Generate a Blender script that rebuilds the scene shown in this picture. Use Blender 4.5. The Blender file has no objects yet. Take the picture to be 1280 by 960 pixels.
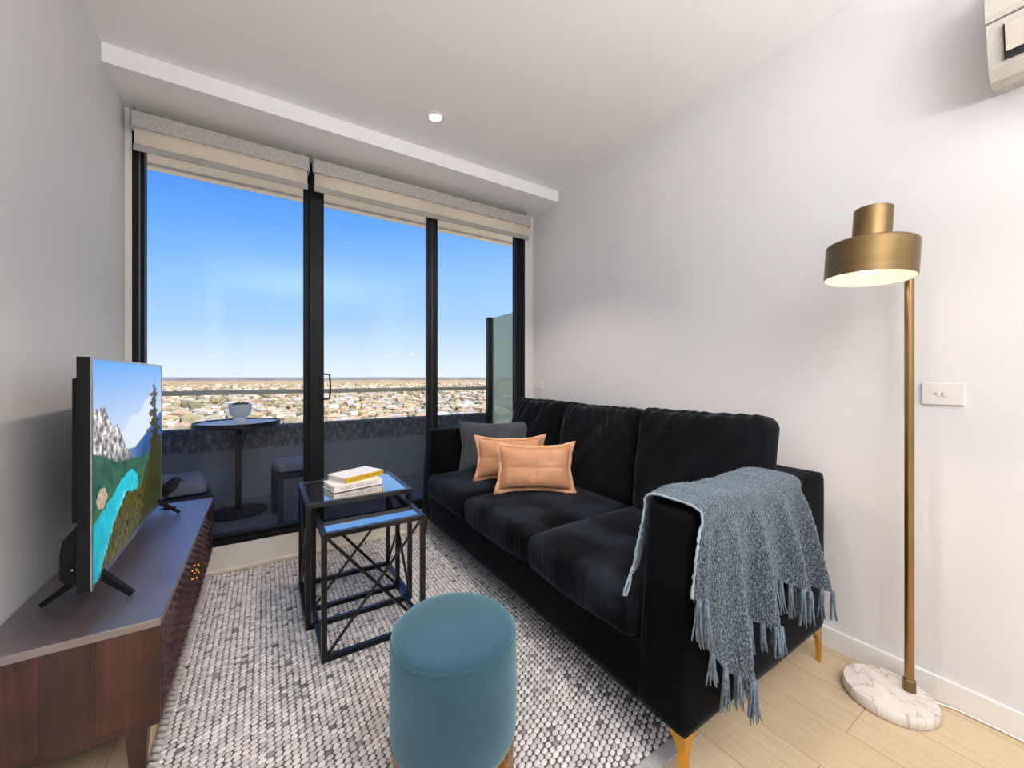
import bpy, bmesh, math, random
from math import sin, cos, pi, sqrt, radians, atan2
from mathutils import Vector, Matrix, noise, Euler
random.seed(7)
S = bpy.context.scene
COL = S.collection
def lin(c):
    if isinstance(c, str):
        c = [int(c[i:i+2], 16)/255 for i in (0, 2, 4)]
    return tuple((x/12.92 if x <= .04045 else ((x+.055)/1.055)**2.4) for x in c[:3])

# ------------------------------------------------------------------ materials
MATS = {}
def new_mat(name):
    m = bpy.data.materials.new(name); m.use_nodes = True
    nt = m.node_tree
    b = nt.nodes['Principled BSDF']
    MATS[name] = m
    return m, nt, b
def N(nt, t, **kw):
    n = nt.nodes.new(t)
    for k, v in kw.items():
        if k.startswith('i_'): n.inputs[k[2:].replace('_', ' ')].default_value = v
        else: setattr(n, k, v)
    return n
def L(nt, a, b): nt.links.new(a, b)
def ramp(nt, fac, stops, interp='LINEAR'):
    r = nt.nodes.new('ShaderNodeValToRGB'); r.color_ramp.interpolation = interp
    el = r.color_ramp.elements
    while len(el) < len(stops): el.new(.5)
    for e, (p, c) in zip(el, stops):
        e.position = p; e.color = (*lin(c), 1)
    if fac is not None: L(nt, fac, r.inputs['Fac'])
    return r
def mat(name, col, rough=.5, metal=0, col2=None, scale=8, stretch=(1, 1, 1), bump=0, bscale=60, sheen=0, sheen_col=None, coat=0, spec=.5, detail=4, lo=.35, hi=.65):
    m, nt, b = new_mat(name)
    b.inputs['Base Color'].default_value = (*lin(col), 1)
    b.inputs['Roughness'].default_value = rough
    b.inputs['Metallic'].default_value = metal
    b.inputs['Specular IOR Level'].default_value = spec
    b.inputs['Coat Weight'].default_value = coat
    if sheen:
        b.inputs['Sheen Weight'].default_value = sheen
        b.inputs['Sheen Roughness'].default_value = .35
        b.inputs['Sheen Tint'].default_value = (*lin(sheen_col or 'ffffff'), 1)
    tc = N(nt, 'ShaderNodeTexCoord'); mp = N(nt, 'ShaderNodeMapping'); mp.inputs['Scale'].default_value = stretch
    L(nt, tc.outputs['Object'], mp.inputs['Vector'])
    n = N(nt, 'ShaderNodeTexNoise'); n.inputs['Scale'].default_value = scale; n.inputs['Detail'].default_value = detail
    L(nt, mp.outputs[0], n.inputs['Vector'])
    r = ramp(nt, n.outputs['Fac'], [(lo, col), (hi, col2 or col)])
    L(nt, r.outputs[0], b.inputs['Base Color'])
    if bump:
        n2 = N(nt, 'ShaderNodeTexNoise'); n2.inputs['Scale'].default_value = bscale; n2.inputs['Detail'].default_value = 5
        L(nt, mp.outputs[0], n2.inputs['Vector'])
        bp = N(nt, 'ShaderNodeBump'); bp.inputs['Strength'].default_value = bump; bp.inputs['Distance'].default_value = .01
        L(nt, n2.outputs['Fac'], bp.inputs['Height']); L(nt, bp.outputs[0], b.inputs['Normal'])
    return m
mat('wall', 'dad9da', .75, col2='dddcdc', scale=2, bump=.02, bscale=200)
mat('rear_wall_grey', '6f6c69', .6)  # mid grey for the unseen rear wall, set to cut its bounced light
mat('ceiling', 'f3f2f2', .85, col2='f5f4f4', scale=2)
mat('white_gloss', 'e6e3df', .4, col2='e9e6e2', scale=3)
mat('kerb', 'e2dcd2', .6, col2='e6e0d6', scale=3)
mat('frame', '08090b', .5, metal=.1, col2='0c0d10', spec=.3, scale=5, stretch=(30, 30, 1))
mat('frame_edge', '8d9299', .35, metal=.8)
mat('blind_roll', 'a9a6a1', .8, col2='bbb7b1', scale=60)
mat('blind_rail', 'a09d98', .6, col2='a8a5a0')
mat('chrome', 'c9cacb', .2, metal=1)
mat('ac', 'b5b0a8', .45, col2='b9b4ac')
mat('ac_flap', 'b9b2a5', .45, col2='bdb6a9')
mat('ac_dark', '121212', .7)
mat('brass', '79633f', .38, metal=1, col2='857050', scale=14, stretch=(.4, .4, 30))
mat('brass_pole', '9a7b50', .34, metal=1, col2='a98a5e', scale=10, stretch=(1, 1, .3))
mat('gold', 'd99b2e', .18, metal=1, col2='e6ad49', scale=10)
mat('shade_white', 'f4eee6', .6)
mat('black_metal', '0a0b0c', .42, spec=.3, metal=.1, col2='222326', scale=20)
mat('table_metal', '08090b', .32, spec=.55, metal=.1, coat=.15, col2='101113', scale=20)
mat('tv_plastic', '0d0e10', .6, spec=.2, col2='131417', scale=10)
mat('tv_bezel', '9b9da0', .3, metal=.8)
mat('bird', '0c0d0e', .5, spec=.3, metal=.1, col2='2a2a2c', scale=30, bump=.1)
mat('stool_velvet', '21404e', .85, spec=.15, col2='2e5160', scale=4, sheen=.62, sheen_col='a8cfdc', bump=.05, bscale=300)
mat('sofa', '040506', .85, col2='0d0f12', scale=3.6, sheen=.13, sheen_col='949fb4', bump=.04, bscale=250, spec=.08, lo=.42, hi=.62)
mat('sofa_cushion', '040507', .85, col2='1e232b', scale=4.6, sheen=.30, sheen_col='949fb4', bump=.04, bscale=250, spec=.1, lo=.42, hi=.62)
mat('sofa_back', '07080b', .85, col2='101217', scale=3, sheen=.32, sheen_col='a2a7b2', bump=.04, bscale=250, spec=.1)
mat('grey_pillow', '3b4046', .85, col2='53595f', scale=4, sheen=.4, sheen_col='c0c8d0', bump=.06, bscale=200, spec=.2)
mat('tan_leather', 'bd8660', .55, col2='c9946f', scale=7, bump=.12, bscale=90)
mat('tan_edge', 'cb9870', .6, col2='d6a780', scale=20)
mat('plant_pot', 'dfe4ea', .5, col2='e6eaee')
mat('succulent', '3f5550', .6, col2='6c7f78', scale=30)
mat('page', 'd6cfc2', .8, col2='e4ddd0', scale=6, stretch=(1, 1, 60))
mat('book_white', 'efeae4', .4, col2='f3efea')
mat('book_pink', 'e0d3ca', .5, col2='e8dcd3')
mat('book_dark', '2a3532', .5)
mat('book_gold', 'c9a51e', .45, col2='d3ae2a')
mat('ink_gold', '8a6c12', .5)
mat('ink_grey', '9a918c', .6)
mat('rail_metal', 'cfcab4', .5)
mat('dark_post', '1c2024', .5)
mat('balcony_floor', '5a5d62', .8, col2='66696e', scale=12)
mat('concrete', '7f8590', .8, col2='8c929c', scale=5)
mat('slab', 'f2f4f8', .8, col2='f6f8fb', scale=3)
mat('wicker', '1d2330', .6, col2='2b3342', scale=60, bump=.4, bscale=120)
mat('outdoor_cushion', '6f7683', .9, col2='7a818d', scale=12)
mat('outdoor_table', 'c9ccce', .35, col2='d4d6d8', scale=6)
mat('tape', '9b9a9c', .9, col2='a9a7a8', scale=120, bump=.4, bscale=300)
mat('rug_base', '4c4c4f', 1, col2='5e5d5f', scale=90)
mat('roof_mass', '8a8a88', .9)
mat('switch', 'dedbd8', .35)
mat('cord', 'e6e2dc', .5)
mat('glint', 'e8d9bd', .3, metal=.6)

# wood floor : pale oak planks laid along Y
m, nt, b = new_mat('floor')
tc = N(nt, 'ShaderNodeTexCoord'); mp = N(nt, 'ShaderNodeMapping'); mp.inputs['Rotation'].default_value = (0, 0, pi/2)
L(nt, tc.outputs['Object'], mp.inputs[0])
br = N(nt, 'ShaderNodeTexBrick'); br.offset = .37; br.inputs['Scale'].default_value = 1
br.inputs['Brick Width'].default_value = 1.25; br.inputs['Row Height'].default_value = .19; br.inputs['Mortar Size'].default_value = .0013
br.inputs['Mortar Smooth'].default_value = .2
br.inputs['Color1'].default_value = (*lin('ccb797'), 1); br.inputs['Color2'].default_value = (*lin('d2be9f'), 1); br.inputs['Mortar'].default_value = (*lin('9c8466'), 1)
L(nt, mp.outputs[0], br.inputs[0])
mp2 = N(nt, 'ShaderNodeMapping'); mp2.inputs['Scale'].default_value = (30, 1.6, 1); L(nt, tc.outputs['Object'], mp2.inputs[0])
n = N(nt, 'ShaderNodeTexNoise'); n.inputs['Scale'].default_value = 3; n.inputs['Detail'].default_value = 6; n.inputs['Distortion'].default_value = .6
L(nt, mp2.outputs[0], n.inputs[0])
r = ramp(nt, n.outputs['Fac'], [(.3, 'dccdb9'), (.7, 'ffffff')])
mx = N(nt, 'ShaderNodeMix', data_type='RGBA', blend_type='MULTIPLY'); mx.inputs[0].default_value = .45
L(nt, br.outputs['Color'], mx.inputs[6]); L(nt, r.outputs[0], mx.inputs[7]); L(nt, mx.outputs[2], b.inputs['Base Color'])
b.inputs['Roughness'].default_value = .45

# dark sheesham wood; plank bands change tone
def wood(name, c1, c2, c3, axis, rough=.35, planks=7.5, coat=0):
    m, nt, b = new_mat(name)
    tc = N(nt, 'ShaderNodeTexCoord'); mp = N(nt, 'ShaderNodeMapping')
    st = [22, 22, 22]; st[axis] = 1.6
    mp.inputs['Scale'].default_value = st
    L(nt, tc.outputs['Object'], mp.inputs[0])
    n = N(nt, 'ShaderNodeTexNoise'); n.inputs['Scale'].default_value = 1.1; n.inputs['Detail'].default_value = 7; n.inputs['Distortion'].default_value = 1.4
    L(nt, mp.outputs[0], n.inputs[0])
    r = ramp(nt, n.outputs['Fac'], [(.28, c1), (.52, c2), (.75, c3)])
    n2 = N(nt, 'ShaderNodeTexNoise'); n2.inputs['Scale'].default_value = 5; n2.inputs['Detail'].default_value = 2
    L(nt, tc.outputs['Object'], n2.inputs[0])
    r2 = ramp(nt, n2.outputs['Fac'], [(.35, '9a8f92'), (.65, 'ffffff')])
    mx = N(nt, 'ShaderNodeMix', data_type='RGBA', blend_type='MULTIPLY'); mx.inputs[0].default_value = .7
    L(nt, r.outputs[0], mx.inputs[6]); L(nt, r2.outputs[0], mx.inputs[7])
    L(nt, mx.outputs[2], b.inputs['Base Color'])
    b.inputs['Roughness'].default_value = rough
    b.inputs['Coat Weight'].default_value = coat; b.inputs['Coat Roughness'].default_value = .22
    return m
wood('wood_side', '3a211c', '4d2c26', '5f392f', 2, .42)
wood('wood_side_dark', '2c1c1b', '3c2523', '4c302c', 2, .42)
wood('wood_side_red', '3c221b', '4a2c25', '59362c', 2, .42)
wood('wood_top', '38262b', '4a353b', '584247', 1, .42, coat=1)
MATS['wood_top'].node_tree.nodes['Principled BSDF'].inputs['Coat IOR'].default_value = 3.0
MATS['wood_top'].node_tree.nodes['Principled BSDF'].inputs['Coat Roughness'].default_value = .42
wood('wood_door', '4a3536', '5c4546', '6d5554', 2, .34)
mat('door_ground', '120b0b', .7)
wood('wood_rail', '3f2623', '563530', '674139', 1, .4)

# marble
m, nt, b = new_mat('marble')
tc = N(nt, 'ShaderNodeTexCoord'); n = N(nt, 'ShaderNodeTexNoise'); n.inputs['Scale'].default_value = 5; n.inputs['Detail'].default_value = 8; n.inputs['Distortion'].default_value = 1.5
L(nt, tc.outputs['Object'], n.inputs[0])
r = ramp(nt, n.outputs['Fac'], [(.40, 'dcd5cd'), (.485, 'd8d0c8'), (.5, 'b6a29a'), (.515, 'ddd6ce'), (.7, 'e3ddd6')])
L(nt, r.outputs[0], b.inputs['Base Color']); b.inputs['Roughness'].default_value = .35

MATS['stool_velvet'].node_tree.nodes['Principled BSDF'].inputs['Sheen Roughness'].default_value = .55
# hammered gold of the pouf base
m, nt, b = new_mat('hammered_gold')
b.inputs['Base Color'].default_value = (*lin('c9974d'), 1); b.inputs['Metallic'].default_value = 1; b.inputs['Roughness'].default_value = .3
tc = N(nt, 'ShaderNodeTexCoord'); mp = N(nt, 'ShaderNodeMapping'); mp.inputs['Scale'].default_value = (1, 1, .35); L(nt, tc.outputs['Object'], mp.inputs[0])
v = N(nt, 'ShaderNodeTexVoronoi'); v.inputs['Scale'].default_value = 140; L(nt, mp.outputs[0], v.inputs['Vector'])
bp = N(nt, 'ShaderNodeBump'); bp.inputs['Strength'].default_value = .9; bp.inputs['Distance'].default_value = .004
L(nt, v.outputs['Distance'], bp.inputs['Height']); L(nt, bp.outputs[0], b.inputs['Normal'])
r = ramp(nt, v.outputs['Distance'], [(0, 'dcae68'), (.6, '8a5f2a')]); L(nt, r.outputs[0], b.inputs['Base Color'])

# clear glass (thin)
def glass(name, tint, refl_rough=0, ior=1.45, extra=0):
    m, nt, b = new_mat(name); nt.nodes.remove(b)
    out = nt.nodes['Material Output']
    t = N(nt, 'ShaderNodeBsdfTransparent'); t.inputs[0].default_value = (*tint, 1)
    g = N(nt, 'ShaderNodeBsdfGlossy'); g.inputs['Roughness'].default_value = refl_rough; g.inputs[0].default_value = (1, 1, 1, 1)
    f = N(nt, 'ShaderNodeFresnel'); f.inputs[0].default_value = ior
    mx = N(nt, 'ShaderNodeMixShader')
    L(nt, f.outputs[0], mx.inputs[0]); L(nt, t.outputs[0], mx.inputs[1]); L(nt, g.outputs[0], mx.inputs[2]); L(nt, mx.outputs[0], out.inputs[0])
    return m
glass('glass', (.97, .98, .985), ior=1.2)
glass('rail_glass', (.93, .95, .95), ior=1.3)
# frosted screen
m, nt, b = new_mat('frosted'); nt.nodes.remove(b); out = nt.nodes['Material Output']
d = N(nt, 'ShaderNodeBsdfDiffuse'); d.inputs[0].default_value = (*lin('e2ebe1'), 1)
tl = N(nt, 'ShaderNodeBsdfTranslucent'); tl.inputs[0].default_value = (*lin('e2ebe1'), 1)
tp = N(nt, 'ShaderNodeBsdfTransparent'); tp.inputs[0].default_value = (*lin('d6e2d8'), 1)
a = N(nt, 'ShaderNodeMixShader'); a.inputs[0].default_value = .6; L(nt, d.outputs[0], a.inputs[1]); L(nt, tl.outputs[0], a.inputs[2])
c = N(nt, 'ShaderNodeMixShader'); c.inputs[0].default_value = .5; L(nt, a.outputs[0], c.inputs[1]); L(nt, tp.outputs[0], c.inputs[2]); L(nt, c.outputs[0], out.inputs[0])
# blind fabric lets light through
m, nt, b = new_mat('blind_fabric'); nt.nodes.remove(b); out = nt.nodes['Material Output']
d = N(nt, 'ShaderNodeBsdfDiffuse'); d.inputs[0].default_value = (*lin('eee8de'), 1)
tl = N(nt, 'ShaderNodeBsdfTranslucent'); tl.inputs[0].default_value = (*lin('fbf3e6'), 1)
a = N(nt, 'ShaderNodeMixShader'); a.inputs[0].default_value = .62; L(nt, d.outputs[0], a.inputs[1]); L(nt, tl.outputs[0], a.inputs[2]); L(nt, a.outputs[0], out.inputs[0])
# black mirror glass of the nesting tables
m, nt, b = new_mat('black_glass')
b.inputs['Base Color'].default_value = (.62, .64, .66, 1); b.inputs['Metallic'].default_value = 1; b.inputs['Roughness'].default_value = .02
# throw : knitted slate blue wool
m, nt, b = new_mat('throw')
tc = N(nt, 'ShaderNodeTexCoord'); n = N(nt, 'ShaderNodeTexNoise'); n.inputs['Scale'].default_value = 270; n.inputs['Detail'].default_value = 3
mp = N(nt, 'ShaderNodeMapping'); mp.inputs['Scale'].default_value = (1, 1, .55); L(nt, tc.outputs['Object'], mp.inputs[0]); L(nt, mp.outputs[0], n.inputs[0])
r = ramp(nt, n.outputs['Fac'], [(.36, '1a2026'), (.5, '3d4852'), (.66, '707e8a')]); L(nt, r.outputs[0], b.inputs['Base Color'])
b.inputs['Roughness'].default_value = .95; b.inputs['Sheen Weight'].default_value = .5; b.inputs['Sheen Roughness'].default_value = .5; b.inputs['Sheen Tint'].default_value = (*lin('b8cbd8'), 1)
bp = N(nt, 'ShaderNodeBump'); bp.inputs['Strength'].default_value = 1; bp.inputs['Distance'].default_value = .006
L(nt, n.outputs['Fac'], bp.inputs['Height']); L(nt, bp.outputs[0], b.inputs['Normal'])
mat('yarn', '4d5c6b', .95, col2='72828f', scale=90, sheen=.4, sheen_col='b8cbd8')
mat('yarn_pale', '7f919f', .95, col2='9fb0bc', scale=90, sheen=.5, sheen_col='c8d8e2')
# attribute coloured materials
def attr_mat(name, rough=.95, emit=None, sheen=0):
    m, nt, b = new_mat(name)
    a = N(nt, 'ShaderNodeAttribute'); a.attribute_name = 'Col'
    if emit:
        b.inputs['Base Color'].default_value = (.01, .01, .01, 1); L(nt, a.outputs['Color'], b.inputs['Emission Color']); b.inputs['Emission Strength'].default_value = emit
        b.inputs['Specular IOR Level'].default_value = .15
    else: L(nt, a.outputs['Color'], b.inputs['Base Color'])
    b.inputs['Roughness'].default_value = rough
    b.inputs['Sheen Weight'].default_value = sheen
    return m
attr_mat('rug_loops', .95)
attr_mat('tv_image', .35, emit=.88)
attr_mat('suburb', .9)
def emis(name, col, st):
    m, nt, b = new_mat(name); b.inputs['Emission Color'].default_value = (*col, 1); b.inputs['Emission Strength'].default_value = st
    b.inputs['Base Color'].default_value = (.8, .8, .8, 1)
emis('led', (1, .93, .82), 6)
emis('bulb', (1, .86, .68), 3)

# ------------------------------------------------------------------ mesh helpers
def obj(name, bm, m, parent=None, smooth=False, base=None, angle=None):
    me = bpy.data.meshes.new(name)
    if isinstance(bm, tuple): me.from_pydata(*bm)
    else:
        bmesh.ops.recalc_face_normals(bm, faces=bm.faces)
        bm.to_mesh(me); bm.free()
    me.materials.append(MATS[m])
    if parent is not None and base is None: base = parent.get('_b')
    if base is not None: me.transform(Matrix.Translation(-Vector(base)))
    if smooth:
        me.polygons.foreach_set('use_smooth', [True]*len(me.polygons))
        if angle: 
            me.set_sharp_from_angle(angle=radians(angle))
    o = bpy.data.objects.new(name, me); COL.objects.link(o)
    if parent is not None: o.parent = parent
    return o
def thing(name, label, cat, loc=(0, 0, 0), rot=(0, 0, 0), group=None, local=False, kind=None):
    o = bpy.data.objects.new(name, None); COL.objects.link(o); o.empty_display_size = .05
    o.location = loc; o.rotation_euler = rot
    if label: o['label'] = label
    if cat: o['category'] = cat
    if group: o['group'] = group
    if kind: o['kind'] = kind
    o['_b'] = (0, 0, 0) if local else tuple(loc)
    return o
def tag(o, label, cat, group=None, kind=None):
    if label: o['label'] = label
    if cat: o['category'] = cat
    if group: o['group'] = group
    if kind: o['kind'] = kind
    return o
def struct(o, label=None):
    o['kind'] = 'structure'
    if label: o['label'] = label
    return o
def B(): return bmesh.new()
def box(bm, x0, x1, y0, y1, z0, z1, bev=0, M=None):
    r = bmesh.ops.create_cube(bm, size=1)
    vs = r['verts']
    for v in vs:
        v.co = Vector(((x0+x1)/2+v.co.x*(x1-x0), (y0+y1)/2+v.co.y*(y1-y0), (z0+z1)/2+v.co.z*(z1-z0)))
    if bev:
        es = list({e for v in vs for e in v.link_edges})
        rr = bmesh.ops.bevel(bm, geom=es, offset=bev, segments=2, affect='EDGES', profile=.5)
        vs = list({v for f in rr['faces'] for v in f.verts} | {v for v in vs if v.is_valid})
    if M: 
        for v in vs: v.co = M @ v.co
    return bm
def bar(bm, p, q, r, n=10, r2=None, square=False, up=(0, 0, 1), cap=True):
    p, q = Vector(p), Vector(q); d = (q-p).normalized(); r2 = r if r2 is None else r2
    u = Vector(up)
    if abs(d.dot(u)) > .99: u = Vector((1, 0, 0))
    a = d.cross(u).normalized(); c = a.cross(d).normalized()
    if square:
        n = 4; off = pi/4; k = sqrt(2)
    else: off = 0; k = 1
    A, Bv = [], []
    for i in range(n):
        t = off+2*pi*i/n
        A.append(bm.verts.new(p+(a*cos(t)+c*sin(t))*r*k)); Bv.append(bm.verts.new(q+(a*cos(t)+c*sin(t))*r2*k))
    for i in range(n):
        bm.faces.new((A[i], A[(i+1) % n], Bv[(i+1) % n], Bv[i]))
    if cap: bm.faces.new(A[::-1]); bm.faces.new(Bv)
    return bm
def tube(bm, pts, r, n=8, radii=None):
    pts = [Vector(p) for p in pts]; rings = []
    prev = None
    for i, p in enumerate(pts):
        d = (pts[min(i+1, len(pts)-1)]-pts[max(i-1, 0)]).normalized()
        if prev is None:
            u = Vector((0, 0, 1)) if abs(d.z) < .9 else Vector((1, 0, 0))
            a = d.cross(u).normalized()
        else: a = (prev-d*prev.dot(d)).normalized()
        prev = a; c = d.cross(a)
        rr = radii[i] if radii else r
        rings.append([bm.verts.new(p+(a*cos(2*pi*k/n)+c*sin(2*pi*k/n))*rr) for k in range(n)])
    for A, Bv in zip(rings, rings[1:]):
        for k in range(n): bm.faces.new((A[k], A[(k+1) % n], Bv[(k+1) % n], Bv[k]))
    bm.faces.new(rings[0][::-1]); bm.faces.new(rings[-1])
    return bm
def lathe(bm, prof, n=48, c=(0, 0), M=None, close=False, sx=1, sy=1):
    rings = []
    for r, z in prof:
        if r < 1e-6:
            v = bm.verts.new((c[0], c[1], z)); rings.append([v])
        else: rings.append([bm.verts.new((c[0]+sx*r*cos(2*pi*k/n), c[1]+sy*r*sin(2*pi*k/n), z)) for k in range(n)])
    if close: rings.append(rings[0])
    for A, Bv in zip(rings, rings[1:]):
        for k in range(n):
            k2 = (k+1) % n
            if len(A) == 1 and len(Bv) == 1: continue
            if len(A) == 1: bm.faces.new((A[0], Bv[k], Bv[k2]))
            elif len(Bv) == 1: bm.faces.new((A[k], A[k2], Bv[0]))
            else: bm.faces.new((A[k], A[k2], Bv[k2], Bv[k]))
    if M:
        for v in bm.verts: v.co = M @ v.co
    return bm
def prism(bm, poly, axis, a, b):
    """extrude 2-D polygon along axis (0,1,2) from a to b; the 2 coords are the other axes in order"""
    def mk(p, t):
        c = list(p); c.insert(axis, t); return bm.verts.new(c)
    A = [mk(p, a) for p in poly]; Bv = [mk(p, b) for p in poly]; n = len(poly)
    for i in range(n): bm.faces.new((A[i], A[(i+1) % n], Bv[(i+1) % n], Bv[i]))
    bm.faces.new(A[::-1]); bm.faces.new(Bv)
    return bm
def subcube(n=(10, 10, 10)):
    """grid cube in [-1,1]^3 as verts/faces"""
    idx = {}; V = []; F = []
    def g(i, j, k):
        key = (i, j, k)
        if key not in idx:
            idx[key] = len(V); V.append(Vector((2*i/n[0]-1, 2*j/n[1]-1, 2*k/n[2]-1)))
        return idx[key]
    for i in range(n[0]):
        for j in range(n[1]):
            F.append((g(i, j, 0), g(i, j+1, 0), g(i+1, j+1, 0), g(i+1, j, 0))); F.append((g(i, j, n[2]), g(i+1, j, n[2]), g(i+1, j+1, n[2]), g(i, j+1, n[2])))
    for i in range(n[0]):
        for k in range(n[2]):
            F.append((g(i, 0, k), g(i+1, 0, k), g(i+1, 0, k+1), g(i, 0, k+1))); F.append((g(i, n[1], k), g(i, n[1], k+1), g(i+1, n[1], k+1), g(i+1, n[1], k)))
    for j in range(n[1]):
        for k in range(n[2]):
            F.append((g(0, j, k), g(0, j, k+1), g(0, j+1, k+1), g(0, j+1, k))); F.append((g(n[0], j, k), g(n[0], j+1, k), g(n[0], j+1, k+1), g(n[0], j, k+1)))
    return V, F
def soft_box(half, r, n, fn=None):
    V, F = subcube(n); out = []
    h = Vector(half)
    for p in V:
        # concentrate samples near edges
        q = Vector([h[i]*(sin(p[i]*pi/2)*.35+p[i]*.65) for i in range(3)])
        inner = Vector([max(-(h[i]-r), min(h[i]-r, q[i])) for i in range(3)])
        d = q-inner
        pos = inner+d.normalized()*r if d.length > 1e-9 else q
        if fn: pos = fn(pos, p)
        out.append(tuple(pos))
    return (out, [], F)
def xf(pd, M):
    V, E, F = pd
    return ([tuple(M @ Vector(v)) for v in V], E, F)

# ------------------------------------------------------------------ room shell
XL, XR, YW, ZC, ZS, YB = -.60, 1.945, 2.726, 2.56, 2.475, 2.385
YR = -3.4
def sbox(name, mt, *a, label=None, **k):
    bm = B(); box(bm, *a, **k); return struct(obj(name, bm, mt), label)
sbox('floor', 'floor', XL-.1, XR+.1, YR-.1, YW+.12, -.05, 0)
sbox('wall_left', 'wall', XL-.1, XL, YR-.1, 2.92, 0, ZC+.1)
sbox('wall_right', 'wall', XR, XR+.1, YR-.1, 2.92, 0, ZC+.1)
bm = B(); box(bm, XL, XR, YR-.1, YB, ZC, ZC+.12); struct(obj('ceiling', bm, 'ceiling'))
bm = B(); box(bm, XL, XR, YB, 2.92, ZS, ZC+.12); struct(obj('trim_1', bm, 'ceiling'))
# window-wall kerb below the doors and jamb reveals
bm = B(); box(bm, XL, XR, YW, 2.92, 0, .148); struct(obj('wall_window', bm, 'kerb'))
bm = B(); box(bm, XL, XR, YW-.012, YW, 0, .018, .003); struct(obj('baseboard_window', bm, 'kerb'))
bm = B(); box(bm, 1.862, XR, YW, 2.92, .148, ZS); struct(obj('trim_2', bm, 'white_gloss'))
bm = B(); box(bm, XL, -.575, YW, 2.92, .148, ZS); struct(obj('trim_3', bm, 'white_gloss'))
bm = B(); box(bm, XR-.014, XR, YR, YW, 0, .082, .003); struct(obj('baseboard_right', bm, 'white_gloss'))
bm = B(); box(bm, XL, XL+.014, YR, YW, 0, .082, .003); struct(obj('baseboard_left', bm, 'white_gloss'))
# unseen rear wall; window opening added to let fill daylight in
bm = B()
box(bm, XL, XR, YR-.1, YR, 0, .5); box(bm, XL, XR, YR-.1, YR, 2.35, ZC); box(bm, XL, XL+.25, YR-.1, YR, .5, 2.35); box(bm, XR-.25, XR, YR-.1, YR, .5, 2.35)
struct(obj('wall_rear', bm, 'rear_wall_grey'))

# ------------------------------------------------------------------ window wall: frames, panes
ZT = 2.44
def frame_bar(parent, nm, x0, x1, y0, y1, z0, z1, mt='frame', bev=.003):
    bm = B(); box(bm, x0, x1, y0, y1, z0, z1, bev); return obj(nm, bm, mt, parent)
w1 = thing('window_1', 'fixed dark framed floor to ceiling pane beside the television', None, (-.18, YW, .148), kind='structure')
frame_bar(w1, 'frame', -.575, -.550, YW, 2.80, .148, ZT)
frame_bar(w1, 'frame_edge', -.550, -.545, YW+.012, 2.80, .205, ZT, 'frame_edge', 0)
frame_bar(w1, 'stile', -.545, -.528, YW+.006, 2.79, .205, ZT)
frame_bar(w1, 'bottom_rail', -.575, .232, YW, 2.80, .148, .178)
frame_bar(w1, 'bottom_rail', -.528, .232, YW+.014, 2.79, .180, .203)
frame_bar(w1, 'top_rail', -.575, .232, YW, 2.80, 2.40, ZT)
frame_bar(w1, 'stile', .205, .262, YW+.03, 2.80, .148, ZT)
frame_bar(w1, 'glass_pane', -.530, .207, 2.765, 2.771, .2, 2.41, 'glass', 0)
w2 = thing('door_1', 'sliding glass balcony door with a dark frame and pull handle', None, (.65, YW, .148), kind='structure')
frame_bar(w2, 'stile', .236, .317, YW-.002, YW+.028, .180, ZT)
frame_bar(w2, 'stile', 1.003, 1.036, YW, YW+.05, .180, ZT)
frame_bar(w2, 'frame_edge', 1.036, 1.046, YW+.02, YW+.05, .180, ZT, 'frame_edge', 0)
frame_bar(w2, 'bottom_rail', .262, 1.04, YW, 2.80, .148, .178)
frame_bar(w2, 'bottom_rail', .317, 1.003, YW+.004, YW+.045, .180, .215)
frame_bar(w2, 'top_rail', .236, 1.04, YW, 2.80, 2.40, ZT)
frame_bar(w2, 'glass_pane', .315, 1.005, YW+.018, YW+.024, .2, 2.41, 'glass', 0)
bm = B()
tube(bm, [(.306, YW-.004, 1.118), (.325, YW-.022, 1.120), (.346, YW-.030, 1.114), (.351, YW-.032, 1.04), (.346, YW-.030, .966), (.325, YW-.022, .960), (.306, YW-.004, .962)], .0055, 10)
h = obj('handle', bm, 'black_metal', w2, smooth=True)
bm = B(); box(bm, .292, .316, YW-.012, YW-.002, .95, 1.132, .004); obj('handle_plate', bm, 'black_metal', w2)
w3 = thing('window_2', 'fixed dark framed pane behind the far sofa arm', None, (1.45, YW, .148), kind='structure')
frame_bar(w3, 'stile', 1.046, 1.082, YW+.004, 2.80, .148, ZT)
frame_bar(w3, 'stile', 1.775, 1.815, YW+.004, 2.79, .148, ZT)
frame_bar(w3, 'frame', 1.815, 1.862, YW, 2.80, .148, ZT)
frame_bar(w3, 'bottom_rail', 1.04, 1.862, YW, 2.80, .148, .20)
frame_bar(w3, 'top_rail', 1.04, 1.862, YW, 2.80, 2.40, ZT)
frame_bar(w3, 'glass_pane', 1.08, 1.778, 2.765, 2.771, .19, 2.41, 'glass', 0)

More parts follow.
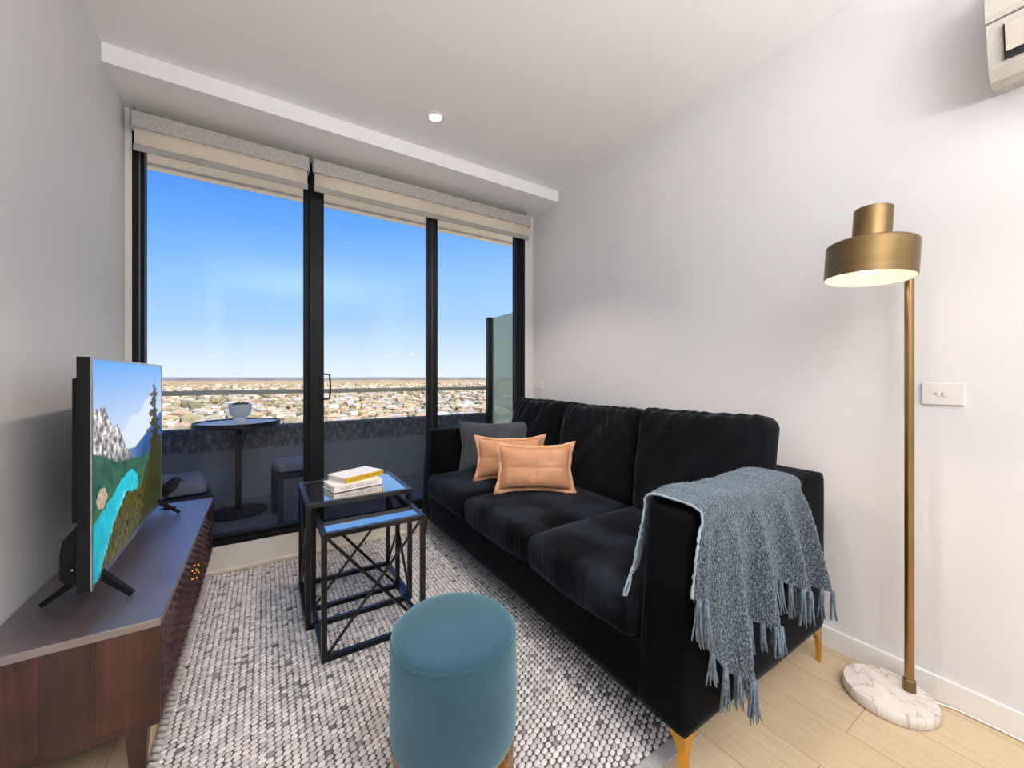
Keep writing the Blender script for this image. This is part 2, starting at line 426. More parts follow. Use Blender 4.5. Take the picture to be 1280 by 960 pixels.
# ------------------------------------------------------------------ roller blinds
def blind(x0, x1, label):
    yb = 2.665
    t = thing('roller_blind', label, 'blind', ((x0+x1)/2, yb, 2.42), group='roller blinds rolled up above the glass doors')
    n = 28; c = (yb+.012, 2.385); r = .030; bm = B()
    ringA, ringB = [], []
    for k in range(n):
        a = 2*pi*k/n
        ringA.append(bm.verts.new((x0+.004, c[0]+r*cos(a), c[1]+r*sin(a)))); ringB.append(bm.verts.new((x1-.004, c[0]+r*cos(a), c[1]+r*sin(a))))
    for k in range(n): bm.faces.new((ringA[k], ringA[(k+1) % n], ringB[(k+1) % n], ringB[k]))
    bm.faces.new(ringA[::-1]); bm.faces.new(ringB)
    obj('fabric_roll', bm, 'blind_roll', t, smooth=True, angle=40)
    bm = B(); prism(bm, [(yb-.036, 2.346), (yb-.030, 2.342), (yb-.030, 2.418), (yb+.03, 2.418), (yb+.03, 2.424), (yb-.034, 2.424), (yb-.036, 2.420)], 0, x0, x1); obj('fascia', bm, 'blind_roll', t)
    bm = B(); box(bm, x0+.006, x1-.006, yb-.0185, yb-.017, 2.262, 2.385); obj('fabric', bm, 'blind_fabric', t)
    bm = B(); box(bm, x0+.002, x1-.002, yb-.026, yb-.012, 2.232, 2.266, .005); obj('bottom_rail', bm, 'blind_rail', t)
    for s, x in ((-1, x0), (1, x1)):
        bm = B(); xa, xb = (x-.008, x) if s < 0 else (x, x+.008)
        box(bm, xa, xb, yb-.038, yb+.061, 2.338, 2.430, .006); box(bm, xa, xb, yb+.02, yb+.061, 2.41, 2.475)
        obj('bracket', bm, 'chrome', t)
    return t
blind(-.556, .222, 'grey and cream roller blind rolled up above the pane nearest the television')
bl2 = blind(.250, 1.845, 'wide roller blind rolled up above the sliding door and sofa pane')
bm = B()
tube(bm, [(1.862, 2.64, 2.37), (1.866, 2.64, 2.30), (1.868, 2.64, 1.2), (1.868, 2.64, .92), (1.874, 2.64, .90), (1.880, 2.64, .92), (1.880, 2.64, 1.2), (1.878, 2.64, 2.36)], .002, 6)
tag(obj('blind_chain', bm, 'switch', bl2, smooth=True), None, None)

# ------------------------------------------------------------------ downlights
def downlight(x, y, label, power, col=(1, .93, .85), spot=2.5, soft=.14):
    t = thing('downlight', label, 'downlight', (x, y, ZC), group='round recessed ceiling downlights')
    bm = B(); lathe(bm, [(.047, ZC), (.047, ZC-.004), (.036, ZC-.006), (.033, ZC-.001), (.033, ZC+.0)], 40, (x, y), close=False)
    obj('trim_ring', bm, 'white_gloss', t, smooth=True)
    bm = B(); lathe(bm, [(0, ZC-.003), (.024, ZC-.003), (.031, ZC-.0015), (.033, ZC-.0005)], 32, (x, y)); obj('lens', bm, 'led', t, smooth=True)
    ld = bpy.data.lights.new('downlight_beam', 'SPOT'); ld.energy = power; ld.color = col; ld.spot_size = spot; ld.spot_blend = .5; ld.shadow_soft_size = soft
    lo = bpy.data.objects.new('downlight_beam', ld); COL.objects.link(lo); lo.location = (0, 0, -.03); lo.parent = t
downlight(.808, 2.075, 'round recessed downlight glowing in the white ceiling', 54, (1, .84, .69), 1.9, .03)
downlight(.79, .84, 'round recessed downlight overhead by the sofa, out of frame', 40, (1, .86, .72), 1.6, .03)
downlight(.60, -.6, 'recessed fill downlight added in the unseen rear of the room', 22)  # added out of view to brighten the room
downlight(.60, -2.1, 'recessed fill downlight added by the unseen rear window opening', 10)  # another added fill lamp behind the camera

# ------------------------------------------------------------------ air conditioner
t = thing('air_conditioner', 'white split system air conditioner high on the wall above the lamp', 'air conditioner', (XR, -.2, 2.0))
y1, y0 = .214, -.62
prof = [(XR, 1.985), (1.85, 1.962), (1.812, 1.968), (1.79, 1.995), (1.765, 2.06), (1.756, 2.112), (XR, 2.112)]
bm = B(); prism(bm, [(p[0], p[1]) for p in prof], 1, y0, y1)
obj('lower_body', bm, 'ac', t)
bm = B(); prism(bm, [(XR, 2.116), (1.752, 2.116), (1.745, 2.13), (1.745, 2.28), (1.76, 2.31), (XR, 2.33)], 1, y0-.004, y1+.002)
obj('front_panel', bm, 'ac', t)
bm = B(); prism(bm, [(1.7575, 2.092), (1.7835, 2.005), (1.789, 2.005), (1.763, 2.092)], 1, y0+.04, y1-.030); 
for v in bm.verts: v.co.x -= .006
obj('outlet_recess', bm, 'ac_dark', t)
bm = B(); prism(bm, [(1.745, 2.088), (1.766, 2.020), (1.772, 2.022), (1.752, 2.090)], 1, y0+.045, y1-.034); obj('louvre', bm, 'ac_flap', t)

# ------------------------------------------------------------------ wall plates
def plate(name, label, y0, y1, z0, z1, dots):
    t = thing(name, label, 'switch', (XR, (y0+y1)/2, (z0+z1)/2))
    bm = B(); box(bm, XR-.008, XR, y0, y1, z0, z1, .003); obj('cover', bm, 'switch', t)
    for dy, dz in dots:
        yc, zc = (y0+y1)/2+dy, (z0+z1)/2+dz
        bm = B(); box(bm, XR-.011, XR-.008, yc-.005, yc+.005, zc-.008, zc+.008, .001); obj('rocker', bm, 'white_gloss', t)
        bm = B(); box(bm, XR-.0115, XR-.009, yc+.007, yc+.011, zc-.003, zc+.003); obj('indicator', bm, 'blind_rail', t)
plate('light_switch', 'white wall plate with two small switches beside the lamp pole', .282, .382, 1.006, 1.081, [(.006, 0), (-.008, 0)])
plate('light_switch', 'small white switch plate in the corner above the sofa back', 2.575, 2.69, 1.000, 1.076, [(0, 0)])

# ------------------------------------------------------------------ balcony and beyond
bm = B(); box(bm, -3, 2.42, 2.92, 4.35, -.15, .02); struct(obj('floor_balcony', bm, 'balcony_floor'))
bm = B(); box(bm, -3.0, 6, 2.92, 4.2, 2.785, 3.1); box(bm, -3.0, 6, 4.12, 4.2, 2.765, 2.79)
struct(obj('ceiling_balcony', bm, 'slab'))
bm = B(); box(bm, -5, 6, YR-3, 2.92, ZC+.125, 3.1); struct(obj('roof', bm, 'roof_mass'))  # unseen slab above; rear overhang added to block sun from the rear opening
bm = B(); box(bm, -3, XL-.1, YR-.1, 2.92, -.15, 3.1); struct(obj('wall_neighbour', bm, 'concrete'))
bm = B(); box(bm, XR+.1, 6, YR-.1, 2.92, -.15, 3.1); struct(obj('wall_neighbour', bm, 'concrete'))
bm = B(); box(bm, -3, 6, 2.85, 2.92, ZS, 2.8); struct(obj('trim_4', bm, 'slab'))
# parapet : concrete upstand with glass and metal rail
t = thing('balcony_balustrade', 'concrete balcony parapet topped with clear glass and a metal handrail', 'balustrade', (0, 4.2, .02))
bm = B(); box(bm, -3, 2.42, 4.20, 4.34, .0, .655, .006)
# speckled concrete upper, plain lower
m, nt, b = new_mat('parapet')
tc = N(nt, 'ShaderNodeTexCoord'); sx = N(nt, 'ShaderNodeSeparateXYZ'); L(nt, tc.outputs['Object'], sx.inputs[0])
mp = N(nt, 'ShaderNodeMapping'); mp.inputs['Scale'].default_value = (1, 1, .5); L(nt, tc.outputs['Object'], mp.inputs[0])
n = N(nt, 'ShaderNodeTexNoise'); n.inputs['Scale'].default_value = 26; n.inputs['Detail'].default_value = 8; n.inputs['Roughness'].default_value = .8; L(nt, mp.outputs[0], n.inputs[0])
r = ramp(nt, n.outputs['Fac'], [(.40, '343b46'), (.54, '5b6572'), (.68, 'a9b2bc')])
mr = N(nt, 'ShaderNodeMapRange'); mr.inputs['From Min'].default_value = .43; mr.inputs['From Max'].default_value = .455; L(nt, sx.outputs['Z'], mr.inputs['Value'])
mx = N(nt, 'ShaderNodeMix', data_type='RGBA'); mx.inputs[6].default_value = (*lin('6d7784'), 1)
L(nt, mr.outputs[0], mx.inputs[0]); L(nt, r.outputs[0], mx.inputs[7]); L(nt, mx.outputs[2], b.inputs['Base Color']); b.inputs['Roughness'].default_value = .7
obj('parapet', bm, 'parapet', t)
bm = B(); box(bm, -3, 2.42, 4.262, 4.274, .655, .95); obj('glass_panel', bm, 'rail_glass', t)
bm = B(); box(bm, -3, 2.42, 4.235, 4.30, .945, .985, .008); obj('handrail', bm, 'rail_metal', t)
# privacy screen on the right
t = thing('privacy_screen', 'frosted glass balcony privacy screen with a dark end post', 'screen', (2.3, 3.5, .02))
bm = B(); box(bm, 2.245, 2.325, 4.06, 4.12, .02, 1.815, .003); obj('post', bm, 'dark_post', t)
bm = B(); box(bm, 2.30, 2.312, 2.93, 4.07, .08, 1.81); obj('frosted_panel', bm, 'frosted', t)
# outdoor table
cx, cy = -.18, 3.80
t = thing('outdoor_table', 'round pale balcony table with a dark rim', 'table', (cx, cy, .02))
bm = B(); lathe(bm, [(0, .740), (.272, .740), (.272, .722), (0, .722)], 56, (cx, cy)); obj('tabletop', bm, 'outdoor_table', t)
bm = B(); lathe(bm, [(.272, .748), (.290, .748), (.292, .715), (.272, .715)], 56, (cx, cy), close=True); obj('rim', bm, 'black_metal', t, smooth=True, angle=40)
bm = B(); lathe(bm, [(.022, .02), (.022, .722)], 20, (cx, cy)); obj('stem', bm, 'black_metal', t, smooth=True)
bm = B(); lathe(bm, [(0, .02), (.2, .02), (.2, .032), (.03, .045), (0, .045)], 40, (cx, cy)); obj('base', bm, 'black_metal', t)
# pot + succulent
px_, py_ = -.165, 3.78
t = thing('plant_pot', 'white footed bowl of small succulents on the balcony table', 'plant', (px_, py_, .74))
bm = B(); lathe(bm, [(0, .74), (.046, .74), (.044, .785), (.064, .798), (.074, .83), (.077, .885), (.070, .885), (.068, .845), (.06, .81), (0, .81)], 40, (px_, py_)); obj('bowl', bm, 'plant_pot', t, smooth=True, angle=50)
rs = random.Random(4)
bm = B()
for k in range(16):
    a = rs.uniform(0, 2*pi); rr = sqrt(rs.random())*.056; c0 = Vector((px_+rr*cos(a), py_+rr*sin(a), .878))
    for j in range(14):
        a2 = j*2.4; el = .25+.09*j; d = Vector((cos(a2)*cos(el), sin(a2)*cos(el), sin(el)))
        ln = .03*(1-.02*j); s = d.cross(Vector((0, 0, 1))).normalized()*.006
        v = [bm.verts.new(c0), bm.verts.new(c0+d*ln*.5+s), bm.verts.new(c0+d*ln), bm.verts.new(c0+d*ln*.5-s), bm.verts.new(c0+d*ln*.5+Vector((0, 0, .006)))]
        bm.faces.new((v[0], v[1], v[4])); bm.faces.new((v[1], v[2], v[4])); bm.faces.new((v[2], v[3], v[4])); bm.faces.new((v[3], v[0], v[4]))
obj('foliage', bm, 'succulent', t)
# outdoor chairs
def outchair(x, y, rz, label, hs=.42, hb=.74, w=.48):
    t = thing('outdoor_chair', label, 'chair', (x, y, .02), (0, 0, rz), local=True)
    h = w/2
    obj('seat', xf(soft_box((h-.03, h-.03, .045), .03, (8, 8, 4)), Matrix.Translation((0, 0, hs-.065))), 'outdoor_cushion', t, smooth=True)
    bm = B(); box(bm, -h, h, -h, h, .10, hs-.11, .02); obj('wicker_base', bm, 'wicker', t)
    obj('backrest', xf(soft_box((.035, h, (hb-.1)/2), .03, (4, 8, 8)), Matrix.Translation((-h-.0, 0, .10+(hb-.1)/2)) @ Matrix.Rotation(radians(-7), 4, 'Y')), 'wicker', t, smooth=True)
    obj('back_cushion', xf(soft_box((.04, h-.06, .13), .035, (4, 8, 8)), Matrix.Translation((-h+.07, 0, hs+.11)) @ Matrix.Rotation(radians(-10), 4, 'Y')), 'outdoor_cushion', t, smooth=True)
    for sx_ in (-1, 1):
        for sy_ in (-1, 1):
            bm = B(); bar(bm, (sx_*(h-.04), sy_*(h-.04), 0), (sx_*(h-.03), sy_*(h-.03), .11), .016, square=True); obj('leg', bm, 'black_metal', t)
    return t
outchair(-.56, 3.42, radians(10), 'dark wicker balcony chair seen behind the television and black bird')
t = thing('outdoor_stool', 'square balcony stool with a grey pad beside the sliding door stile', 'stool', (.21, 3.52, .02), (0, 0, radians(8)), local=True)
obj('seat_pad', xf(soft_box((.15, .15, .035), .025, (8, 8, 4)), Matrix.Translation((0, 0, .40))), 'outdoor_cushion', t, smooth=True)
bm = B(); box(bm, -.15, .15, -.15, .15, .315, .365, .006); obj('seat_frame', bm, 'wicker', t)
for sx_ in (-1, 1):
    for sy_ in (-1, 1):
        bm = B(); bar(bm, (sx_*.13, sy_*.13, 0), (sx_*.13, sy_*.13, .32), .018, square=True); obj('leg', bm, 'wicker', t)

# --- land far below, tones paled in place of haze
rs = random.Random(11)
m, nt, b = new_mat('land')
tc = N(nt, 'ShaderNodeTexCoord')
v = N(nt, 'ShaderNodeTexVoronoi'); v.inputs['Scale'].default_value = .02; L(nt, tc.outputs['Object'], v.inputs['Vector'])
r = ramp(nt, v.outputs['Color'], [(.2, '8f8262'), (.45, 'b8a27c'), (.6, 'd9c5a2'), (.8, 'c7b394')])
n = N(nt, 'ShaderNodeTexNoise'); n.inputs['Scale'].default_value = .004; n.inputs['Detail'].default_value = 8; L(nt, tc.outputs['Object'], n.inputs[0])
r2 = ramp(nt, n.outputs['Fac'], [(.35, 'c3b79c'), (.6, 'efe3cf')])
mx = N(nt, 'ShaderNodeMix', data_type='RGBA', blend_type='MULTIPLY'); mx.inputs[0].default_value = .8
L(nt, r.outputs[0], mx.inputs[6]); L(nt, r2.outputs[0], mx.inputs[7]); L(nt, mx.outputs[2], b.inputs['Base Color']); b.inputs['Roughness'].default_value = 1; b.inputs['Specular IOR Level'].default_value = 0
GZ = -60
bm = B(); box(bm, -22000, 22000, -50, 26000, GZ-5, GZ); struct(obj('ground', bm, 'land'), 'sunlit pale land spreading to the horizon')
# low ridge on the horizon
V = []; F = []
nn = 240
for i in range(nn+1):
    x = -14000+28000*i/nn
    hh = 58+6*noise.noise(Vector((i*.09, 0, 3)))+3*noise.noise(Vector((i*.5, 0, 1)))
    V += [(x, 8000, GZ), (x, 8600, GZ+hh*1.0+2), (x, 11000, GZ+hh*.6), (x, 12000, GZ)]
for i in range(nn):
    a = i*4; c_ = a+4
    for k in range(3): F.append((a+k, c_+k, c_+k+1, a+k+1))
mat('ridge', '6f6a68', 1, col2='85807c', scale=.002, spec=0)
struct(obj('hills', (V, [], F), 'ridge'), 'low dark ridge along the horizon')
# suburb houses and trees : uncountable specks, colours lightened to stand for haze
def colored(name, V, F, C, m, parent=None, smooth=False):
    me = bpy.data.meshes.new(name); me.from_pydata(V, [], F); me.materials.append(MATS[m])
    ca = me.color_attributes.new('Col', 'BYTE_COLOR' if False else 'FLOAT_COLOR', 'POINT')
    flat = []
    for c in C: flat += [c[0], c[1], c[2], 1]
    ca.data.foreach_set('color', flat)
    if smooth: me.polygons.foreach_set('use_smooth', [True]*len(me.polygons))
    o = bpy.data.objects.new(name, me); COL.objects.link(o)
    if parent: o.parent = parent
    return o
def spread():
    # position inside the viewed wedge
    while True:
        d = 330*((3800/330)**(rs.random()**.85)); x = rs.uniform(-1.1, 1.4)*d
        yield x, d
sp = spread()
V, F, C = [], [], []
walls_c = [lin(c) for c in ('efe2c8', 'e7d3b4', 'd9c3a4', 'f6efe0', 'dcb898')]; roofs_c = [lin(c) for c in ('cfa27e', 'b3aca2', 'c2a88c', 'dcd2c2', 'c39a7c', 'a59c90')]
for k in range(4200):
    x, d = next(sp); a = rs.uniform(0, pi); w, l, h, rh = rs.uniform(5, 10), rs.uniform(7, 15), rs.uniform(3.5, 7), rs.uniform(2, 4)
    ca, sa = cos(a), sin(a); n0 = len(V)
    P0 = [(-w, -l, 0), (w, -l, 0), (w, l, 0), (-w, l, 0), (-w, -l, h), (w, -l, h), (w, l, h), (-w, l, h)]
    R0 = [(-w-1, -l-1, h), (w+1, -l-1, h), (w+1, l+1, h), (-w-1, l+1, h), (0, -l*.5, h+rh), (0, l*.5, h+rh)]
    for p in P0+R0: V.append((x+(p[0]*ca-p[1]*sa)*.8, d+(p[0]*sa+p[1]*ca)*.8, GZ+p[2]))
    F += [tuple(n0+i for i in f) for f in ((0, 1, 5, 4), (1, 2, 6, 5), (2, 3, 7, 6), (3, 0, 4, 7))]
    F += [tuple(n0+8+i for i in f) for f in ((0, 1, 4), (1, 2, 5, 4), (2, 3, 5), (3, 0, 4, 5))]
    cw, cr = rs.choice(walls_c), rs.choice(roofs_c)
    C += [cw]*8+[cr]*6
o = colored('suburb_houses', V, F, C, 'suburb'); tag(o, 'countless distant suburban houses spread below the balcony', 'houses', kind='stuff')
V, F, C = [], [], []
ico = B(); bmesh.ops.create_icosphere(ico, subdivisions=1, radius=1); iv = [v.co.copy() for v in ico.verts]; ifc = [tuple(v.index for v in f.verts) for f in ico.faces]; ico.free()
hazed_greens = [lin(c) for c in ('8d8465', '9a8d6c', 'a4956f', '7d7658', 'ae9e7a')]  # crown colours bleached towards beige to imitate distance haze
for k in range(4600):
    x, d = next(sp); s = rs.uniform(3, 7)*(1.0 if rs.random() < .9 else 1.7); n0 = len(V); c = rs.choice(hazed_greens)
    for q in iv:
        f_ = 1+.35*noise.noise(q*2+Vector((k, 0, 0)))
        V.append((x+q.x*s*f_, d+q.y*s*f_, GZ+s*.8+q.z*s*.8*f_)); C.append(c)
    F += [tuple(n0+i for i in f) for f in ifc]
o = colored('suburb_trees', V, F, C, 'suburb'); tag(o, 'olive tree crowns painted pale for haze among the distant houses', 'trees', kind='stuff')

# ------------------------------------------------------------------ TV console
t = thing('television_console', 'dark wood low console with carved doors along the wall under the television', 'console', (-.42, 2.06, 0))
cx0, cx1, cy0, cy1, cz0, cz1 = -.596, -.242, 1.425, 2.695, .145, .437
bm = B(); box(bm, cx0, cx1, cy0, cy1, cz1-.022, cz1, .002); obj('top', bm, 'wood_top', t)
# near side of three upright planks, each toned
sides = [('wood_side', cx0, cx0+.128), ('wood_side_dark', cx0+.128, cx0+.225), ('wood_side_red', cx0+.225, cx1-.002)]
for i, (mm, a0, a1) in enumerate(sides):
    bm = B(); box(bm, a0, a1, cy0+.002, cy0+.022, cz0+.024, cz1-.022, .0008); obj('side_board', bm, mm, t)
bm = B(); box(bm, cx0, cx1-.002, cy0+.004, cy0+.024, cz0, cz0+.024, .001); obj('side_rail', bm, 'wood_side_dark', t)
bm = B(); box(bm, cx0, cx1-.002, cy1-.02, cy1-.002, cz0, cz1-.022); obj('side_panel', bm, 'wood_side', t)
bm = B(); box(bm, cx0, cx1, cy0+.024, cy1-.02, cz0, cz0+.018, .001); obj('bottom_board', bm, 'wood_rail', t)
bm = B(); box(bm, cx0, cx0+.012, cy0+.022, cy1-.02, cz0+.018, cz1-.022); obj('back_panel', bm, 'wood_side', t)
bm = B(); box(bm, cx0+.012, cx1-.004, 2.455, 2.473, cz0+.018, cz1-.022); obj('divider', bm, 'wood_side', t)
bm = B(); box(bm, cx0+.012, cx1-.004, 2.473, cy1-.02, .300, .316, .001); obj('shelf', bm, 'wood_rail', t)
def scales(y0, y1, z0, z1):
    V, F = [], []
    pw, ph = .0585, .098
    ny = int(round((y1-y0)/pw)); pw = (y1-y0)/ny
    nz = 3; ph = (z1-z0)/nz
    xf_ = cx1-.012
    rows = nz*2+1
    for r_ in range(rows):
        zc = z0+ph/2*r_
        for k in range(ny+1):
            yc = y0+pw*(k+(.5 if r_ % 2 == 0 else 0))
            n0 = len(V)
            yc0 = yc
            cl = lambda y, z: (min(max(y, y0), y1), min(max(z, z0), z1))
            top = cl(yc, zc+ph*.455); bot = cl(yc, zc-ph*.455); lf = cl(yc-pw*.455, zc); rt = cl(yc+pw*.455, zc)
            if lf[0] >= rt[0]-1e-5 or bot[1] >= top[1]-1e-5: continue
            ap = cl(yc, zc-ph*.30)
            V += [(xf_-.004, *top), (xf_-.004, *rt), (xf_+.006, *bot), (xf_-.004, *lf), (xf_+.022, *ap), (xf_+.002, ap[0], min(max(zc+ph*.2, z0), z1))]
            F += [(n0, n0+3, n0+5), (n0, n0+5, n0+1), (n0+3, n0+4, n0+5), (n0+5, n0+4, n0+1), (n0+3, n0+2, n0+4), (n0+4, n0+2, n0+1)]
    return (V, [], F)
doors = [(1.452, 1.950), (1.956, 2.452)]
for i, (a0, a1) in enumerate(doors):
    bm = B(); box(bm, cx1-.024, cx1-.012, a0, a1, cz0+.022, cz1-.026); d = obj('door', bm, 'door_ground', t)
    s = obj('carved_scales', scales(a0, a1, cz0+.022, cz1-.026), 'wood_door', d, base=t['_b'])
    for k, (yy, zz) in enumerate([((a1-.022) if i == 0 else (a0+.022), .352), ((a1-.022) if i == 0 else (a0+.022), .322)][:2]):
        bm = B(); yy2 = yy
        r0 = .006
        bmesh.ops.create_uvsphere(bm, u_segments=12, v_segments=8, radius=.007, matrix=Matrix.Translation((cx1+.018, yy2, zz)))
        bar(bm, (cx1-.008, yy2, zz), (cx1+.014, yy2, zz), .004, 10)
        obj('knob', bm, 'gold', d, smooth=True, base=t['_b'])
bm = B(); box(bm, cx1-.012, cx1, 1.4475, 1.4515, cz0+.018, cz1-.022); obj('front_stile', bm, 'wood_rail', t)
for yy in (cy0+.035, cy1-.06):
    for xx in (cx0+.03, cx1-.052):
        bm = B(); bar(bm, (xx, yy, 0), (xx, yy, cz0), .014, r2=.023, square=True); obj('leg', bm, 'wood_side_dark', t)

# ------------------------------------------------------------------ television
t = thing('television', 'flat screen television on splayed feet showing a turquoise mountain lake', 'television', (-.42, 2.02, .437))
N0, N1 = Vector((-.407, 1.535, 0)), Vector((-.424, 2.50, 0))
zb, zt = .505, 1.157
ud = (N1-N0).normalized(); nd = Vector((ud.y, -ud.x, 0))      # towards the room
TL = (N1-N0).length
MT = Matrix(((ud.x, nd.x, 0, N0.x), (ud.y, nd.y, 0, N0.y), (0, 0, 1, 0), (0, 0, 0, 1)))  # local u, n, z
bm = B(); box(bm, 0, TL, -.028, -.001, zb, zt, .002, M=MT); obj('cabinet', bm, 'tv_plastic', t)
bm = B()
for (a0, a1, b0, b1) in ((0, TL, zb, zb+.012), (0, TL, zt-.007, zt), (0, .007, zb+.012, zt-.007), (TL-.007, TL, zb+.012, zt-.007)): box(bm, a0, a1, -.001, .003, b0, b1, M=MT)
obj('bezel', bm, 'tv_bezel', t)
bm = B()
prism(bm, [(-.028, zb), (-.062, zb+.008), (-.076, zb+.03), (-.076, zb+.10), (-.070, zb+.135), (-.045, zb+.17), (-.028, zb+.19)], 0, .06, TL-.06)
for v in bm.verts: v.co = MT @ v.co
obj('rear_housing', bm, 'tv_plastic', t, smooth=True, angle=35)
bm = B(); box(bm, .02, TL-.02, -.042, -.028, zb+.19, zt-.06, .004, M=MT); obj('rear_panel', bm, 'tv_plastic', t)
bm = B(); bmesh.ops.create_uvsphere(bm, u_segments=10, v_segments=6, radius=.004, matrix=Matrix.Translation(MT @ Vector((.058, -.05, zb+.05)))); obj('screw', bm, 'chrome', t, smooth=True)
bm = B(); box(bm, TL*.5-.02, TL*.5+.02, .003, .0045, zb+.003, zb+.009, M=MT); obj('badge', bm, 'chrome', t)
def foot(pf, pb, pm):
    bm = B()
    for q in (pf, pb):
        bar(bm, (pm[0], pm[1], zb+.028), (q[0], q[1], .4445), .011, r2=.0065, square=True)
    return bm
for pf, pb, uu in (((-.338, 1.612), (-.541, 1.668), .10), ((-.350, 2.462), (-.56, 2.40), TL-.07)):
    pm = MT @ Vector((uu, -.02, 0)); obj('foot', foot(pf, pb, pm), 'tv_plastic', t)
# picture on the screen
SH = {
'mtn':[(-.01,.593),(-.01,.756),(.031,.777),(.059,.767),(.088,.789),(.127,.76),(.175,.701),(.209,.672),(.254,.677),(.302,.607),(.374,.528),(.429,.484),(.5,.43),(.292,.38),(.119,.5)],
'blue':[(.395,.514),(.488,.502),(.604,.536),(.721,.581),(.801,.595),(.925,.652),(1.043,.675),(1.043,.134),(.646,.27),(.43,.4)],
'green':[(-.01,.593),(.081,.551),(.245,.484),(.395,.457),(.618,.42),(.80,.44),(.80,.15),(.395,.2),(.201,.1),(-.01,0)],
'lake':[(-.01,-.02),(-.01,.255),(.103,.295),(.209,.328),(.312,.374),(.429,.389),(.488,.363),(.525,.313),(.538,.271),(.5,.241),(.363,.283),(.292,.234),(.201,.174),(.134,.093),(.081,.014),(.031,-.035)],
'forest':[(.031,-.024),(.134,.093),(.201,.174),(.292,.234),(.363,.283),(.577,.228),(.68,.345),(.835,.43),(1.05,.377),(1.05,-.03)],
'tree':[(.835,.951),(.853,.856),(.905,.808),(.870,.725),(.93,.632),(.95,.483),(1.043,.40),(1.043,-.11),(.55,-.027),(.691,.249),(.752,.443),(.785,.600),(.75,.66),(.790,.70),(.76,.78),(.818,.857)],
'rock':[(.035,.36),(.07,.40),(.125,.385),(.142,.333),(.103,.303),(.05,.32)]}
def inside(x, y, P):
    c = False; j = len(P)-1
    for i in range(len(P)):
        xi, yi = P[i]; xj, yj = P[j]
        if (yi > y) != (yj > y) and x < (xj-xi)*(y-yi)/(yj-yi)+xi: c = not c
        j = i
    return c
def mixc(a, b, t):
    t = min(1, max(0, t)); return tuple(a[i]+(b[i]-a[i])*t for i in range(3))
def nz(x, y, s, k=0): return noise.noise(Vector((x*s, y*s, k)))
def pic(u, v):
    ju = u+.010*nz(u, v, 30, 1)+.005*nz(u, v, 80, 2); jv = v+.012*nz(u, v, 28, 3)+.006*nz(u, v, 70, 4)
    c = mixc(lin('e6f0f8'), lin('4f9fee'), (v-.45)/.55)
    c = mixc(c, lin('c7e2f7'), max(0, .75-v)*1.3)
    cl = v-.50-.35*u
    if .3 < u < .86 and -.1 < v-.58 and cl < .03+.04*nz(u, v, 8, 7): c = mixc(c, lin('eef3f8'), .5)
    if inside(ju, jv, SH['blue']): c = mixc(lin('2f5fb4'), lin('12345f'), (.6-v)/.3+.4*nz(u, v, 14, 9)); c = mixc(c, lin('7fa9d6'), .5*max(0, 1-(u-.4)/.25)*(1 if u > .4 else 0))
    if inside(ju, jv, SH['mtn']):
        q = nz(u*1.3+v*.9, v*.7-u, 22, 5)+.6*nz(u, v, 60, 6)
        c = mixc(lin('8d8587'), lin('d3c9c6'), .55+q*1.3)
        if q > .34: c = lin('f5f5f7')
        if q < -.22: c = lin('5f6672')
        c = mixc(c, lin('b9a9a2'), .3*max(0, nz(u, v, 9, 12)))
        c = mixc(c, lin('3b5a70'), max(0, (.56-v)/.14)*.8)
    if inside(ju, jv, SH['green']):
        c = mixc(lin('1f4f49'), lin('3d6f57'), .5+nz(u, v, 16, 8)); c = mixc(c, lin('5b7f35'), max(0, .40-v)*3+.5*nz(u, v, 40, 2))
    if inside(ju, jv, SH['rock']): c = mixc(lin('a98f7c'), lin('d8c2ad'), .5+nz(u, v, 60, 2))
    if inside(ju, jv, SH['lake']):
        c = mixc(lin('12a5b6'), lin('2fd0e2'), (u-.0)/.35+.2+.5*nz(u, v, 10, 2))
        c = mixc(c, lin('0d8fa6'), max(0, .5*nz(u*1.5, v, 26, 11)+.15))
        e = abs((u-.06)-(v+.0)*.95)
        if e < .03 and nz(u*2, v, 60, 4) > .12 and .04 < v < .30: c = lin('a5e6ee')
    if inside(ju, jv, SH['forest']):
        q = nz(u*5, v*.7, 34, 3)+.5*nz(u*4, v*2, 60, 8)
        c = mixc(lin('0b1008'), lin('767228'), .34+q*1.9)
        if nz(u*2, v, 70, 6) > .35: c = lin('8a6a22')
        c = mixc(c, lin('0d120b'), .75*max(0, (u-.5)/.3)*(1 if v < .25 else .6))
    if inside(.86+(u-.86)/(1.0+.55*sin(v*95+3*nz(u, v, 20, 2))*(.9 if v > .45 else .25))+.035*nz(u, v, 60, 1), jv, SH['tree']):
        q = nz(u*2.5, v*1.3, 48, 3)+.5*nz(u*2, v, 110, 4); c = mixc(lin('070a06'), lin('565a18'), .22+q*1.9-(.25 if v > .5 else 0))
    return c
nu, nv = 300, 200
V, F, C = [], [], []
u0, u1, v0, v1 = .007, TL-.007, zb+.012, zt-.007
for j in range(nv+1):
    for i in range(nu+1):
        p = MT @ Vector((u0+(u1-u0)*i/nu, .0012, v0+(v1-v0)*j/nv)); V.append(tuple(p-Vector(t['_b'])))
        C.append(pic(i/nu, j/nv))
for j in range(nv):
    for i in range(nu):
        a = j*(nu+1)+i; F.append((a, a+nu+1, a+nu+2, a+1))
colored('screen', V, F, C, 'tv_image', t)

# ------------------------------------------------------------------ bird figurine
bx, by, bz = -.418, 2.585, .437
t = thing('bird_figurine', 'small black bird figurine standing on the console beyond the television', 'figurine', (bx, by, bz))
